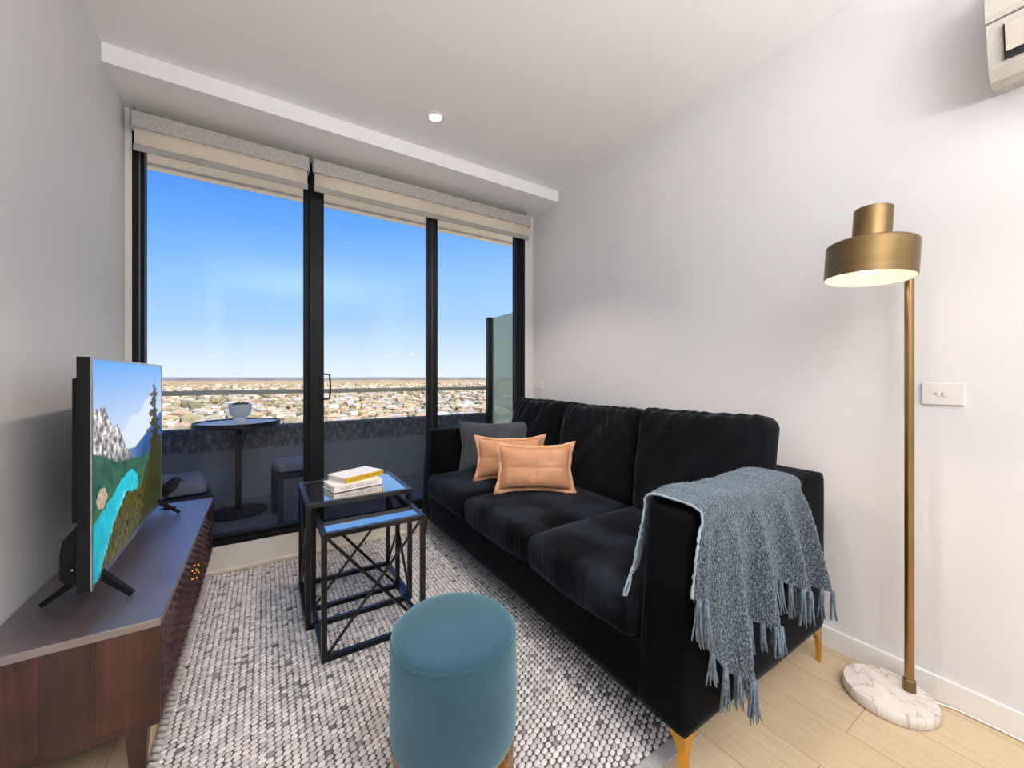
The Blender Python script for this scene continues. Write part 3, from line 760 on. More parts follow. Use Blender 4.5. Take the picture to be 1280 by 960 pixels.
# body as one lofted surface along an inclined spine (tail low-left, head to the right)
fw = Vector((.93, -.36, 0)).normalized()
def loft(pts, rad, n=14, squash=.85):
    bm = B(); rings = []
    side = fw.cross(Vector((0, 0, 1))).normalized()
    for i, (p, r) in enumerate(zip(pts, rad)):
        d = (pts[min(i+1, len(pts)-1)]-pts[max(i-1, 0)]).normalized(); up = side.cross(d).normalized()
        rings.append([bm.verts.new(p+side*r*squash*cos(2*pi*k/n)+up*r*sin(2*pi*k/n)) for k in range(n)])
    for A, Bq in zip(rings, rings[1:]):
        for k in range(n): bm.faces.new((A[k], A[(k+1) % n], Bq[(k+1) % n], Bq[k]))
    bm.faces.new(rings[0][::-1]); bm.faces.new(rings[-1]); return bm
o0 = Vector((bx, by, bz))
sp_ = [(-.085, .045, .003), (-.06, .058, .008), (-.035, .072, .020), (-.010, .090, .029), (.012, .108, .030), (.028, .124, .026), (.038, .136, .0225), (.047, .143, .019), (.056, .145, .012), (.062, .144, .006)]
obj('body', loft([o0+fw*a+Vector((0, 0, b_)) for a, b_, r_ in sp_], [r_ for *_, r_ in sp_]), 'bird', t, smooth=True)
bm = B(); bar(bm, o0+fw*.058+Vector((0, 0, .144)), o0+fw*.078+Vector((0, 0, .139)), .006, 8, r2=.0008); obj('beak', bm, 'bird', t)
sd = fw.cross(Vector((0, 0, 1)))
for s in (-1, 1):
    q = o0+sd*.010*s
    bm = B(); tube(bm, [q+fw*.004+Vector((0, 0, .078)), q-fw*.006+Vector((0, 0, .04)), q+Vector((0, 0, .004))], .0028, 8)
    for a in (-.5, 0, .5): bar(bm, q+Vector((0, 0, .003)), q+(fw*cos(a)+sd*sin(a))*.034+Vector((0, 0, .002)), .002, 6)
    bar(bm, q+Vector((0, 0, .003)), q-fw*.022+Vector((0, 0, .002)), .002, 6)
    obj('leg', bm, 'bird', t, smooth=True)

# ------------------------------------------------------------------ rug
rx0, rx1, ry0, ry1 = -.262, 1.13, .735, 2.690
t = thing('area_rug', 'woven light grey and cream area rug of braided loops under the sofa and tables', 'rug', (.4, 1.7, 0))
bm = B(); box(bm, rx0, rx1, ry0-.005, ry1, 0.0005, .006); obj('backing', bm, 'rug_base', t)
V, F, C = [], [], []
rs = random.Random(5)
pu, pv = .0205, .0185
ncol = int((rx1-rx0)/pu); nrow = int((ry1-ry0)/pv)
base = Vector(t['_b'])
pal = [lin('c3bfbf'), lin('cfcbca'), lin('b9b5b6'), lin('d5d0cd')]
for i in range(ncol):
    for j in range(nrow):
        cx_ = rx0+(i+.5)*pu+rs.gauss(0, .0007); cy_ = ry0+(j+.5+(.5 if i % 2 else 0))*pv+rs.gauss(0, .0008)
        c = rs.choice(pal); q = rs.random()
        if q < .012: c = lin('6c6e74')
        elif q < .05: c = lin('8d8c90')
        k = .92+.16*rs.random(); c = tuple(x*k for x in c)
        a = .35+rs.gauss(0, .08); ca, sa = cos(a), sin(a); gz = rs.uniform(.84, 1.04); L1, L2 = .0124*gz, .0092*gz; n0 = len(V)
        hz = .0062*(.85+.3*rs.random())
        for (rr, zz) in ((1, 0), (.82, .62), (.42, .95)):
            for kk in range(7):
                th = 2*pi*kk/7; X_, Y_ = L1*rr*cos(th), L2*rr*sin(th)
                V.append((cx_+X_*ca-Y_*sa-base.x, cy_+X_*sa+Y_*ca-base.y, .0052+hz*zz)); C.append(c)
        for r_ in range(2):
            for kk in range(7): F.append((n0+r_*7+kk, n0+r_*7+(kk+1) % 7, n0+(r_+1)*7+(kk+1) % 7, n0+(r_+1)*7+kk))
        F.append(tuple(n0+14+kk for kk in range(7)))
colored('woven_field', V, F, C, 'rug_loops', t, smooth=True)
bm = B(); box(bm, rx0, rx1-.005, ry0-.040, ry0+.002, 0.0008, .010, .003); obj('border_tape', bm, 'tape', t)
V, F, C = [], [], []
bmf = B()
for j in range(74):
    y = ry0+.01+j*.0265; x = rx0-.002; r0 = .0075+.0015*rs.random()
    tube(bmf, [(x+.012, y-.006, .008), (x+.002, y-.004, .015), (x-.010, y+.002, .013), (x-.012, y+.008, .0085), (x, y+.010, .008)], r0, 7, radii=[r0*.7, r0, r0, r0*.8, r0*.5])
mat('fringe', 'a8a3a0', .95, col2='c0bab6', scale=60, bump=.3, bscale=200)
fo = obj('loop_edge', bmf, 'fringe', t, smooth=True)

# ------------------------------------------------------------------ nesting tables
def nest(label, x0, x1, y0, y1, h, s=.020, z0=.0125):
    t = thing('nesting_table', label, 'side table', ((x0+x1)/2, (y0+y1)/2, z0), group='black metal nesting tables with glass tops')
    r = s/2
    bm = B()
    for (a, b_) in (((x0, y0), (x1, y0)), ((x0, y1), (x1, y1))): box(bm, x0, x1, a[1] if a[1] == y0 else y1-s, (y0+s) if a[1] == y0 else y1, h-s, h, .001)
    box(bm, x0, x0+s, y0+s, y1-s, h-s, h, .001); box(bm, x1-s, x1, y0+s, y1-s, h-s, h, .001)
    obj('top_frame', bm, 'table_metal', t)
    bm = B(); box(bm, x0+s, x1-s, y0+s, y1-s, h-.009, h-.003); obj('glass_top', bm, 'black_glass', t)
    for xx in (x0, x1-s):
        for yy in (y0, y1-s):
            bm = B(); box(bm, xx, xx+s, yy, yy+s, z0, h-s, .001); obj('leg', bm, 'table_metal', t)
    for yy in (y0, y1-s):
        bm = B(); box(bm, x0+s, x1-s, yy, yy+s, z0, z0+s, .001); obj('floor_rail', bm, 'table_metal', t)
    for xx in (x0, x1-s):
        bm = B(); box(bm, xx, xx+s, y0+s, y1-s, z0, z0+s, .001); obj('floor_rail', bm, 'table_metal', t)
    rb = .0065
    return t, rb
t1, rb = nest('taller black nesting table with dark glass top holding two books', .148, .612, 1.878, 2.300, .553)
t2, rb = nest('lower black nesting table with crossed rods pulled out in front', .181, .590, 1.630, 2.030, .503)
def cross(t, p, q, r_, s_):
    for a, b_ in ((p, q), (r_, s_)):
        bm = B(); bar(bm, a, b_, .0065, 8); obj('cross_rod', bm, 'table_metal', t, smooth=True, angle=40)
zlo, zhi1, zhi2 = .030, .535, .485
cross(t1, (.157, 1.895, zlo), (.157, 2.285, zhi1), (.160, 1.895, zhi1), (.160, 2.285, zlo))
cross(t1, (.604, 1.895, zlo), (.604, 2.285, zhi1), (.600, 1.895, zhi1), (.600, 2.285, zlo))
cross(t2, (.198, 1.638, zlo), (.574, 1.638, zhi2), (.198, 1.643, zhi2), (.574, 1.643, zlo))
cross(t2, (.190, 2.020, zlo), (.574, 2.020, zhi2), (.198, 2.015, zhi2), (.574, 2.015, zlo))

# ------------------------------------------------------------------ books
def book(label, p, q, width, th, z, cover, spine, ink, letters):
    """spine runs p->q (front bottom edge); pages extend away from the viewer"""
    p, q = Vector((*p, z)), Vector((*q, z)); Ln = (q-p).length; a = atan2(q.y-p.y, q.x-p.x)
    t = thing('book', label, 'book', p, (0, 0, a), group='books stacked on the taller nesting table', local=True)
    bm = B(); box(bm, .004, Ln-.004, .003, width-.004, .0025, th-.0025); obj('pages', bm, 'page', t)
    bm = B(); box(bm, 0, Ln, .002, width, 0, .0025, .0004); box(bm, 0, Ln, .002, width, th-.0025, th, .0004); obj('cover', bm, cover, t)
    bm = B(); box(bm, 0, Ln, 0, .003, 0, th, .0006); obj('spine', bm, spine, t)
    rr = random.Random(letters)
    bm = B(); x = Ln*.14
    # title strokes along the spine
    while x < Ln*.86:
        w = rr.uniform(.005, .008); hgt = th*.46; zc = th/2
        if rr.random() < .14: x += .008; continue
        k = rr.randint(0, 3)
        box(bm, x, x+.0018, -.0004, .0002, zc-hgt/2, zc+hgt/2)
        if k != 0: box(bm, x, x+w, -.0004, .0002, zc+hgt/2-.0018, zc+hgt/2)
        if k in (1, 3): box(bm, x, x+w, -.0004, .0002, zc-hgt/2, zc-hgt/2+.0018)
        if k in (2, 3): box(bm, x+w-.0018, x+w, -.0004, .0002, zc-hgt/2, zc+hgt/2)
        x += w+.0022
    obj('spine_lettering', bm, ink, t)
    return t
book('pale book with a cream spine, lower of the two on the table', (.274, 1.995), (.508, 2.043), .150, .030, .5532, 'book_white', 'book_pink', 'ink_grey', 3)
tb = book('white covered book with a gold yellow spine, upper of the two stacked', (.330, 2.020), (.532, 2.110), .155, .026, .5834, 'book_white', 'book_gold', 'ink_gold', 5)

# ------------------------------------------------------------------ pouf
t = thing('pouf_stool', 'round teal velvet pouf with a gold base in front of the sofa', 'stool', (.411, .923, 0))
cx_, cy_ = .411, .923
R_ = .157
prof = [(0, .4785)]
for k in range(1, 9): rr = R_*.92*k/8; prof.append((rr, .4785-.010*(k/8)**3))
prof += [(R_*.965, .462), (R_*.99, .455)]
bm = B(); lathe(bm, prof+[(R_*.985, .449), (R_*.9, .445)], 72, (cx_, cy_)); obj('top_cushion', bm, 'stool_velvet', t, smooth=True)
bm = B(); lathe(bm, [(R_*.985+.0035*cos(a), .4512+.0035*sin(a)) for a in [2*pi*k/10 for k in range(10)]], 72, (cx_, cy_), close=True); obj('piping', bm, 'stool_velvet', t, smooth=True)
pr = [(R_*.985, .450), (R_*1.01, .435), (R_*1.02, .38), (R_*1.02, .27), (R_*1.01, .225), (R_*.985, .205), (R_*.95, .195), (R_*.9, .19)]
bm = B(); lathe(bm, pr, 72, (cx_, cy_)); obj('velvet_body', bm, 'stool_velvet', t, smooth=True)
bm = B(); lathe(bm, [(R_*.93, .2), (R_*.965, .185), (R_*.965, .02), (R_*.96, .0125), (0, .0125)], 72, (cx_, cy_)); obj('gold_base', bm, 'hammered_gold', t, smooth=True, angle=50)

# ------------------------------------------------------------------ sofa
t = thing('velvet_sofa', 'three seat black velvet sofa with gold legs against the wall', 'sofa', (1.4, 1.65, 0))
SB = Vector(t['_b'])
def soft(name, c, half, r, n, m, fn=None, rot=None, parent=t):
    pd = soft_box(half, r, n, fn); M_ = Matrix.Translation(c)
    if rot: M_ = M_ @ Euler(rot).to_matrix().to_4x4()
    return obj(name, xf(pd, M_), m, parent, smooth=True)
def velv(p, q, a=.002): 
    v = noise.noise_vector(p*4+Vector(q)) ; return p+v*a
# base
soft('base', (1.385, 1.65, .225), (.445, .90, .095), .012, (10, 20, 6), 'sofa', lambda p, q: velv(p, (1, 2, 3), .003))
# arms : slab whose front face leans back a little and widens to the floor
def arm_fn(p, q, sgn):
    z = (p.z+.30)/.60    # 0 bottom 1 top
    x = p.x; y = p.y
    if q.x < .2: x += .034*z*max(0, -q.x)
    if sgn*q.y > 0: y -= sgn*.022*z          # inner face
    v = noise.noise_vector(p*5+Vector((sgn, 0, 0)))*.0015
    return Vector((x, y, p.z))+v
soft('armrest', (1.387, .706, .432), (.453, .086, .302), .022, (18, 8, 14), 'sofa', lambda p, q: arm_fn(p, q, 1))
soft('armrest', (1.387, 2.594, .432), (.453, .080, .302), .022, (18, 8, 14), 'sofa', lambda p, q: arm_fn(p, q, -1))
soft('back_frame', (1.80, 1.65, .432), (.055, .90, .302), .025, (5, 20, 10), 'sofa')
# seat cushions
seams = [(.789, 1.345), (1.350, 1.938), (1.943, 2.505)]
for i, (a, b_) in enumerate(seams):
    hw = (b_-a)/2
    def fn(p, q, i=i, hw=hw):
        ux, uy = q.x, q.y
        z = p.z
        if q.z > -.2: z += .020*(1-ux*ux)*(1-uy**4)*max(0, q.z)+.007*(1-uy*uy)
        x = p.x
        if q.x < 0: x -= .016*(1-uy**2)*max(0, -q.x)
        # puckers along the front seam
        pk = .0032*sin(p.y*210+3*noise.noise(Vector((p.y*9, i, 0))))*math.exp(-((p.x+.40)/.10)**2)*math.exp(-((p.z-.0)/.05)**2)
        v = noise.noise_vector(Vector((p.x*5, p.y*5, p.z*5+i*7)))*.006
        return Vector((x-pk*1.0, p.y, z))+v
    soft('seat_cushion', (1.325, (a+b_)/2, .375), (.405, hw-.001, .070), .035, (26, 60, 8), 'sofa_cushion', fn)
# back cushions, leaning, with gathered tops
bcs = [(.738, 1.335), (1.340, 1.925), (1.930, 2.505)]
for i, (a, b_) in enumerate(bcs):
    hw = (b_-a)/2
    hh = .262
    def fn(p, q, i=i, hw=hw):
        bul = (1-q.y**4)*(1-q.z**4)
        x = p.x - (.040*bul if q.x < 0 else -.0)*abs(q.x)
        # drooping, slack top edge
        z = p.z-.016*(1-abs(q.y)**1.5)*max(0, q.z)**2*(1 if i == 1 else .45)
        tt = max(0, (p.z+.02)/hh)
        fan = p.y*(1+.35*tt)+.10*(1-tt)*(1 if i == 1 else -1)
        w = sin(fan*70+5*noise.noise(Vector((fan*5, p.z*2, i*3.3)))+i)
        amp = .0085*tt**1.4*(1.35 if i == 1 else .8)*(.55+.8*max(0, .3+noise.noise(Vector((p.y*4, i*9, 1)))))
        if q.x < -.2: x -= amp*w
        z += .0018*w*max(0, q.z)**3
        # long diagonal creases
        dg = noise.noise(Vector(((p.y*.9+p.z*.8)*9, (p.z-p.y)*1.6, i*5+2)))
        if q.x < 0: x -= .020*dg*(1-q.z**6)
        v = noise.noise_vector(Vector((p.x*4, p.y*4, p.z*4+i*5)))*.010
        return Vector((x, p.y, z))+v
    soft('back_cushion', (1.655, (a+b_)/2, .685), (.085, hw-.002, hh), .050, (10, 64, 48), 'sofa_back', fn, rot=(0, radians(9), 0))
# legs : gold, folded plate flaring to the corner
def leg(x, y, sx_, sy_):
    bm = B(); z1 = .132; th = .007; rings = []
    for a, z in ((.016, 0), (.020, .07), (.032, .105), (.060, z1)):
        rings.append([bm.verts.new((x+sx_*p, y+sy_*q, z)) for p, q in ((0, 0), (a, 0), (a, th), (th, th), (th, a), (0, a))])
    for A, Bq in zip(rings, rings[1:]):
        for k in range(6): bm.faces.new((A[k], A[(k+1) % 6], Bq[(k+1) % 6], Bq[k]))
    bm.faces.new(rings[0][::-1]); bm.faces.new(rings[-1])
    return bm
for x, y, a, b_, z in ((.948, .630, 1, 1, 0), (1.822, .630, -1, 1, 0), (.948, 2.65, 1, -1, 0), (1.822, 2.65, -1, -1, 0)): obj('leg', leg(x, y, a, b_), 'gold', t)
for v in []: pass

# ------------------------------------------------------------------ cushions
def scatter(name, label, c, rot, w, h, th, m, flange=0, group=None, seam=False, k=0):
    t = thing(name, label, 'cushion', c, rot, group=group, local=True)
    nx, nz_ = 44, 30
    V, F = [], []
    for s in (-1, 1):
        for j in range(nz_+1):
            for i in range(nx+1):
                u, v = 2*i/nx-1, 2*j/nz_-1
                pin = 1-.09*(1-abs(v))*abs(u)**3*1.0; pin2 = 1-.13*(1-abs(u)**2)*abs(v)**3
                x, z = u*w/2*pin, v*h/2*pin2
                b_ = ((1-u**4)*(1-v**4))**.55
                wr = .004*noise.noise(Vector((x*14, z*14, k+s)))+.004*noise.noise(Vector((x*35, z*20, k*2+s)))*(.3+abs(u*v))
                if seam and s == -1: wr -= -.0035*(math.exp(-(x/.006)**2)+math.exp(-(z/.006)**2))
                V.append((x, s*(th/2*b_)+wr*b_*(1 if s < 0 else -1), z))
    o_ = (nx+1)*(nz_+1)
    for j in range(nz_):
        for i in range(nx):
            a = j*(nx+1)+i; F.append((a, a+1, a+nx+2, a+nx+1)); F.append((o_+a, o_+a+nx+1, o_+a+nx+2, o_+a+1))
    for i in range(nx):
        F.append((i, o_+i, o_+i+1, i+1)); a = nz_*(nx+1)+i; F.append((a, a+1, o_+a+1, o_+a))
    for j in range(nz_):
        a = j*(nx+1); F.append((a, a+nx+1, o_+a+nx+1, o_+a)); a += nx; F.append((a, o_+a, o_+a+nx+1, a+nx+1))
    obj('cover', (V, [], F), m, t, smooth=True)
    if flange:
        V, F = [], []; M_ = 120; 
        for q in range(M_):
            # walk round the rectangle
            s_ = q/M_*4; side = int(s_); f = s_-side
            u, v = [(-1+2*f, -1), (1, -1+2*f), (1-2*f, 1), (-1, 1-2*f)][side]
            pin = 1-.09*(1-abs(v))*abs(u)**3; pin2 = 1-.13*(1-abs(u)**2)*abs(v)**3
            x, z = u*w/2*pin, v*h/2*pin2
            ex = flange*(1+.25*noise.noise(Vector((q*.4, k, 0)))); ox = ex*(1 if u >= 1 else -1 if u <= -1 else 0); oz = ex*(1 if v >= 1 else -1 if v <= -1 else 0)
            wv = .007*sin(q*.55+k)
            crn = max(0, abs(u)+abs(v)-1.75)/.25; ex_ = .012*crn; wv += .006*crn*sin(q)
            d = Vector((x, 0, z)).normalized()
            xo, zo = x+(ox if ox else 0), z+(oz if oz else 0)
            if abs(u) > .93 and not ox: xo += (abs(u)-.93)/.07*ex*(1 if u > 0 else -1)
            if abs(v) > .93 and not oz: zo += (abs(v)-.93)/.07*ex*(1 if v > 0 else -1)
            xo += ex_*(1 if u > 0 else -1); zo += ex_*(1 if v > 0 else -1)
            V += [(x*.96, -.002, z*.96), (xo, wv-.0015, zo), (xo, wv+.0015, zo), (x*.96, .002, z*.96)]
        for q in range(M_):
            a, b_ = q*4, ((q+1) % M_)*4
            for e in range(4): F.append((a+e, b_+e, b_+(e+1) % 4, a+(e+1) % 4))
        obj('flange', (V, [], F), 'tan_edge', t, smooth=True)
    return t
scatter('throw_pillow', 'charcoal grey velvet cushion leaning in the far corner of the sofa', (1.36, 2.345, .622), (radians(-12), 0, radians(-25)), .52, .355, .13, 'grey_pillow', k=1)
scatter('throw_pillow', 'tan leather cushion tucked behind its twin and before the charcoal one', (1.285, 2.045, .600), (radians(-14), 0, radians(-30)), .41, .245, .11, 'tan_leather', flange=.012, group='tan leather cushions on the sofa', seam=True, k=2)
scatter('throw_pillow', 'foremost tan leather cushion with a cross seam on the middle sofa seat', (1.262, 1.752, .598), (radians(-14), 0, radians(-34)), .405, .245, .12, 'tan_leather', flange=.014, group='tan leather cushions on the sofa', seam=True, k=3)

# ------------------------------------------------------------------ throw blanket over the near arm
t = thing('knitted_throw', 'slate blue knitted throw with fringed ends draped over the near sofa arm', 'throw', (1.3, .70, .75))
# path across the arm as (y, z): s in metres from the middle of the arm top; positive to the outside
YI, YO, ZTp = .780, .603, .744
def lerp_tab(tab, x):
    if x <= tab[0][0]: return tab[0][1]
    for (a, b_), (c, d) in zip(tab, tab[1:]):
        if x <= c: return b_+(d-b_)*(x-a)/(c-a)
    return tab[-1][1]
hem = [(.0, .535), (.09, .525), (.125, .38), (.17, .315), (.24, .295), (.32, .335), (.40, .385), (.48, .375), (.56, .43), (.64, .455), (.72, .43), (.82, .405), (.90, .385), (1, .372)]
inner_hem = [(.0, .50), (.05, .52), (.12, .60), (.3, .62), (1, .64)]
def throw_pt(u, tt, off=0):
    """u 0..1 along the arm; tt -1..0 inner side, 0..1 top, 1..2 outer side"""
    zh = lerp_tab(hem, u); zi = lerp_tab(inner_hem, u)
    r = .035
    if tt < 0:
        f = -tt; z = ZTp-r+(zi-(ZTp-r))*f; y = YI+.004+.022*f; g = 0
    elif tt <= 1:
        a = tt
        # superelliptic crossing of arm top
        th = pi*a; cy_ = (YI+YO)/2; hy = (YI-YO)/2+.004
        c_, s_ = cos(th), sin(th)
        y = cy_+hy*(abs(c_)**.45)*(1 if c_ > 0 else -1); z = ZTp-r+(r+.006)*(abs(s_)**.45); g = 0
    else:
        f = tt-1; z = ZTp-r+(zh-(ZTp-r))*f; y = YO; g = f
    xt = .978+(1.560-.978)*u; xb = .905+(1.625-.905)*u
    x = xt+(xb-xt)*max(0, g)**.8
    if tt < 0: x = xt-.03*(-tt)
    # folds on the outer side
    ph = u*6.2*2*pi*.72+1.1*sin(u*5)
    fold = (.5+.5*sin(ph))**2*.066*g**.6
    ridge = .034*math.exp(-((u-.185)/.055)**2)*g**.5*(1 if u > .115 else math.exp(-((u-.115)/.012)**2))
    if u < .115: fold *= .45
    deep = .030*math.exp(-((u-.108)/.014)**2)*g**.5
    if tt > 1:
        y -= fold+ridge+.006*g
        y += min(deep, fold+.004)
        x += .012*cos(ph)*g
    if 0 <= tt <= 1: z += .004+.004*noise.noise(Vector((u*9, tt*3, 2)))+.006*max(0, sin(u*9))
    nv_ = noise.noise_vector(Vector((x*9, z*9, 3)))*.004
    p = Vector((x, y, z))+nv_
    if tt > 1: p.y = min(p.y, YO+.004)
    return p
nx, n1, n2, n3 = 130, 22, 22, 80
ts = [-1+k/n1 for k in range(n1)]+[k/n2 for k in range(n2)]+[1+k/n3 for k in range(n3+1)]
V, F = [], []
for tt in ts:
    for i in range(nx+1):
        p = throw_pt(i/nx, tt)
        kn = .0016*sin(i*1.9)*sin(tt*75)+.002*noise.noise(p*140)
        nrm = Vector((0, -1, 0)) if tt > 1 else Vector((0, 1, 0)) if tt < 0 else Vector((0, 0, 1))
        V.append(tuple(p+nrm*kn))
for j in range(len(ts)-1):
    for i in range(nx):
        a = j*(nx+1)+i; F.append((a, a+1, a+nx+2, a+nx+1))
o = obj('knitted_cloth', (V, [], F), 'throw', t, smooth=True)
sm = o.modifiers.new('thickness', 'SOLIDIFY'); sm.thickness = .005; sm.offset = 0
# woolly selvedge along the front edge
bm = B(); tube(bm, [throw_pt(0, tt)+Vector((-.001+.006*noise.noise(Vector((tt*25, 0, 0))), .003*noise.noise(Vector((tt*33, 5, 0))), 0)) for tt in [-1+k*.05 for k in range(61)]], .006, 7, radii=[.0036+.0022*noise.noise(Vector((k*1.7, 1, 1))) for k in range(61)])
obj('selvedge', bm, 'yarn_pale', t, smooth=True)
# fine woollen fuzz standing off the knit
rs = random.Random(9); V, F = [], []
for k in range(5200):
    u, tt = rs.random(), rs.uniform(-.6, 2)
    p = throw_pt(u, tt); d = Vector((rs.gauss(0, 1), rs.gauss(0, 1)-(.6 if tt > 1 else 0), rs.gauss(0, 1)+(.8 if 0 < tt < 1 else -.1))).normalized()
    if tt > 1: d.y = -abs(d.y)
    l = rs.uniform(.006, .014); s = d.cross(Vector((.3, .2, .9))).normalized()*.0006; n0 = len(V)
    bend = Vector((rs.gauss(0, .003), rs.gauss(0, .002), -.002))
    V += [tuple(p-s), tuple(p+s), tuple(p+d*l*.6+s*.8), tuple(p+d*l*.6-s*.8), tuple(p+d*l+bend)]
    F += [(n0, n0+1, n0+2, n0+3), (n0+3, n0+2, n0+4)]
f_ = obj('wool_fuzz', (V, [], F), 'yarn_pale', t); f_['kind'] = 'stuff'
# tassels along the outer hem
NT = 34
for k in range(NT):
    u = (k+.5)/NT; p = throw_pt(u, 2); bm = B()
    ln = .075+.045*rs.random()+(.055 if .28 < u < .36 else 0)
    for s_ in range(6):
        a = 2*pi*s_/6; r0 = .0052
        q0 = p+Vector((r0*cos(a)*.6, -.004+r0*sin(a)*.5, .004)); q = [q0]
        sw = Vector((rs.gauss(0, .006), rs.gauss(-.002, .003), 0))
        for m_ in range(1, 6):
            f = m_/5; q.append(q0+Vector((cos(a)*.009*f, min(sin(a)*.007*f, .004), -ln*f*(.9+.1*rs.random())))+sw*f*f+Vector((.0016*sin(m_*2+s_), 0, 0)))
        for qq in q: qq.y = min(qq.y, .606)
        tube(bm, q, .0026, 5, radii=[.0034, .0028, .0027, .0026, .0024, .0016])
    obj('tassel', bm, 'yarn', t, smooth=True)
# loose loop of yarn on the inner front edge
bm = B(); a0 = throw_pt(0, -1)
pts = [a0+Vector((-.002, 0, .02)), a0+Vector((-.012, .004, -.01)), a0+Vector((-.030, .006, -.045)), a0+Vector((-.035, .006, -.06)), a0+Vector((-.026, .004, -.062)), a0+Vector((-.010, .004, -.035)), a0+Vector((-.004, .003, .0))]
tube(bm, pts, .0034, 7); obj('loose_yarn', bm, 'yarn_pale', t, smooth=True)

# ------------------------------------------------------------------ floor lamp
lx, ly = 1.846, .392
t = thing('floor_lamp', 'brass floor lamp with a drum shade and round marble base beside the sofa', 'floor lamp', (lx, ly, 0))
bm = B(); lathe(bm, [(0, 0), (.116, 0), (.121, .006), (.121, .032), (.117, .038), (0, .038)], 64, (1.795, .432)); obj('marble_base', bm, 'marble', t, smooth=True, angle=40)
bm = B(); lathe(bm, [(.0125, .038), (.0125, 1.50), (0, 1.50)], 24, (lx, ly)); obj('pole', bm, 'brass_pole', t, smooth=True, angle=40)
bm = B(); lathe(bm, [(0, .038), (.017, .038), (.0165, .075), (.0125, .078)], 24, (lx, ly)); obj('collar', bm, 'brass', t, smooth=True, angle=40)
scx, scy = 1.655, .443
bm = B(); bar(bm, (lx, ly, 1.485), (scx+.04, scy-.01, 1.512), .007, 12); obj('arm', bm, 'brass', t, smooth=True)
tilt = Matrix.Translation((scx, scy, 1.48)) @ Matrix.Rotation(radians(4), 4, Vector((.536, .844, 0))) @ Matrix.Translation((0, 0, -1.48))
z0s, z1s, z2s = 1.418, 1.530, 1.645
bm = B(); lathe(bm, [(.1145, z0s), (.1145, z1s-.004), (.111, z1s), (.050, z1s), (.049, z1s+.004), (.049, z2s-.002), (.047, z2s), (.0, z2s)], 64, M=tilt); sh = obj('lamp_shade', bm, 'brass', t, smooth=True, angle=35)
bm = B(); lathe(bm, [(.1143, z0s), (.1115, z0s+.001), (.1110, z1s-.012), (.045, z1s-.006), (.0, z1s-.006)], 64, M=tilt); obj('shade_lining', bm, 'shade_white', sh, smooth=True, angle=35, base=t['_b'])
bm = B(); lathe(bm, [(0, z0s+.012), (.018, z0s+.017), (.028, z0s+.034), (.028, z0s+.05), (.018, z0s+.075), (.014, z1s-.008)], 28, M=tilt); obj('bulb', bm, 'bulb', t, smooth=True)
bm = B()
tube(bm, [(1.86, .375, .02), (1.90, .345, .008), (1.921, .30, .006), (1.926, .20, .005), (1.924, .05, .005), (1.926, -.2, .005)], .003, 6); obj('power_cord', bm, 'cord', t, smooth=True)
ld = bpy.data.lights.new('lamp_glow', 'POINT'); ld.energy = .22; ld.color = (1, .8, .58); ld.shadow_soft_size = .03
lo = bpy.data.objects.new('lamp_glow', ld); COL.objects.link(lo); lo.location = Vector((scx, scy, z0s-.012))-Vector((lx, ly, 0)); lo.parent = t

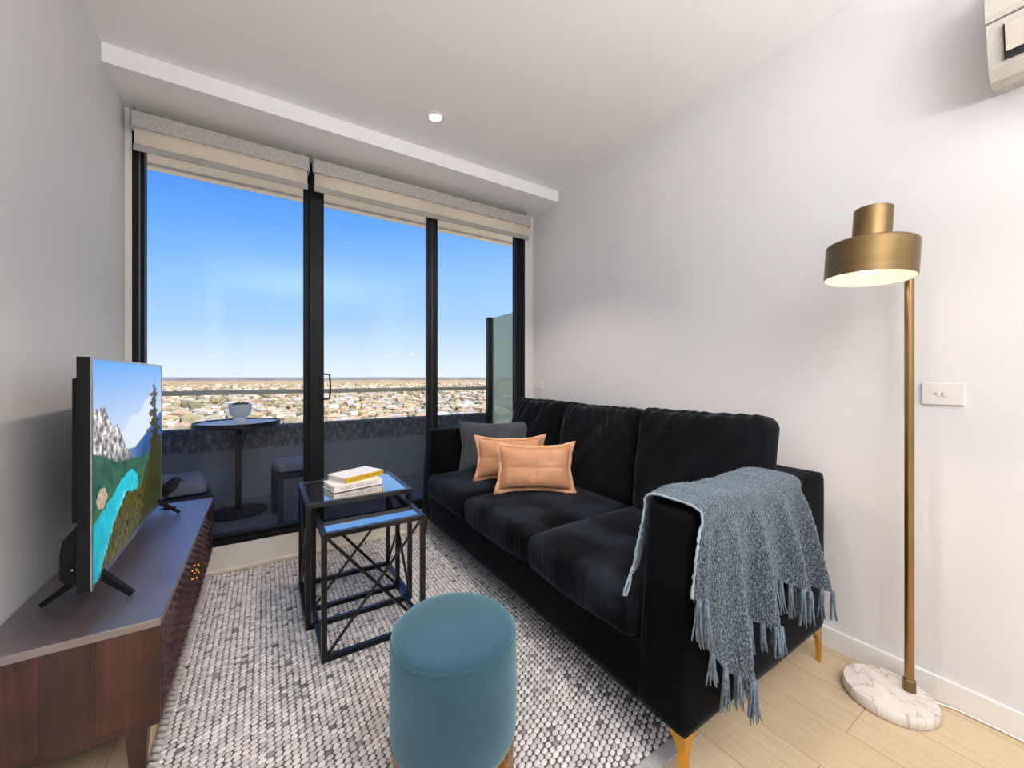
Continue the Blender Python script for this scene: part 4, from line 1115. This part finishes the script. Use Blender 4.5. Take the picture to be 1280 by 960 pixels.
# ------------------------------------------------------------------ world and lights
w = bpy.data.worlds.new('World'); S.world = w; w.use_nodes = True; nt = w.node_tree
bg = nt.nodes['Background']
tc = N(nt, 'ShaderNodeTexCoord'); sx = N(nt, 'ShaderNodeSeparateXYZ'); L(nt, tc.outputs['Generated'], sx.inputs[0])
r = ramp(nt, sx.outputs['Z'], [(0, 'eaf3fb'), (.04, 'd9eafc'), (.12, 'aed4fd'), (.22, '93c6fc'), (.33, '69abf9'), (.45, '4489f4')])
m1 = N(nt, 'ShaderNodeMath', operation='MULTIPLY_ADD'); L(nt, sx.outputs['X'], m1.inputs[0]); m1.inputs[1].default_value = -.12; m1.inputs[2].default_value = .012
m2 = N(nt, 'ShaderNodeMath', operation='MULTIPLY_ADD'); L(nt, sx.outputs['Z'], m2.inputs[0]); m3 = N(nt, 'ShaderNodeMath', operation='MULTIPLY', use_clamp=True); L(nt, sx.outputs['Z'], m3.inputs[0]); m3.inputs[1].default_value = 4
m4 = N(nt, 'ShaderNodeMath', operation='MULTIPLY'); L(nt, m1.outputs[0], m4.inputs[0]); L(nt, m3.outputs[0], m4.inputs[1]); m2.inputs[1].default_value = 1; L(nt, m4.outputs[0], m2.inputs[2]); L(nt, m2.outputs[0], r.inputs['Fac'])
L(nt, r.outputs[0], bg.inputs[0]); bg.inputs[1].default_value = .97
sun = bpy.data.lights.new('sun', 'SUN'); sun.energy = 7.2; sun.color = (1, .96, .89); sun.angle = radians(.6)
so = bpy.data.objects.new('sun', sun); COL.objects.link(so); so.rotation_euler = Vector((-.25, .62, -.80)).to_track_quat('-Z', 'Y').to_euler()
def area(name, loc, d, sx_, sy_, e, col):
    a = bpy.data.lights.new(name, 'AREA'); a.shape = 'RECTANGLE'; a.size = sx_; a.size_y = sy_; a.energy = e; a.color = col
    o = bpy.data.objects.new(name, a); COL.objects.link(o); o.location = loc; o.rotation_euler = Vector(d).to_track_quat('-Z', 'Y').to_euler()
    return o
area('added_fill_uplight', (.60, -1.45, 1.62), (0, 0, 1), 1.5, 1.5, 122, (.985, .985, 1))  # upward fill light added behind the camera to brighten the ceiling

# ------------------------------------------------------------------ camera
cd = bpy.data.cameras.new('camera'); cam = bpy.data.objects.new('camera', cd); COL.objects.link(cam)
cam.location = (0, 0, 1.1); cam.rotation_euler = (pi/2, 0, -radians(32.42))
cd.sensor_width = 36; cd.lens = 486.5/1280*36; cd.shift_y = -8.5/1280; cd.clip_start = .02; cd.clip_end = 60000
S.camera = cam
for o in bpy.data.objects:
    if '_b' in o: del o['_b']
vs = S.view_settings; vs.view_transform = 'Standard'; vs.look = 'None'; vs.exposure = .17; vs.gamma = 1; vs.use_curve_mapping = False
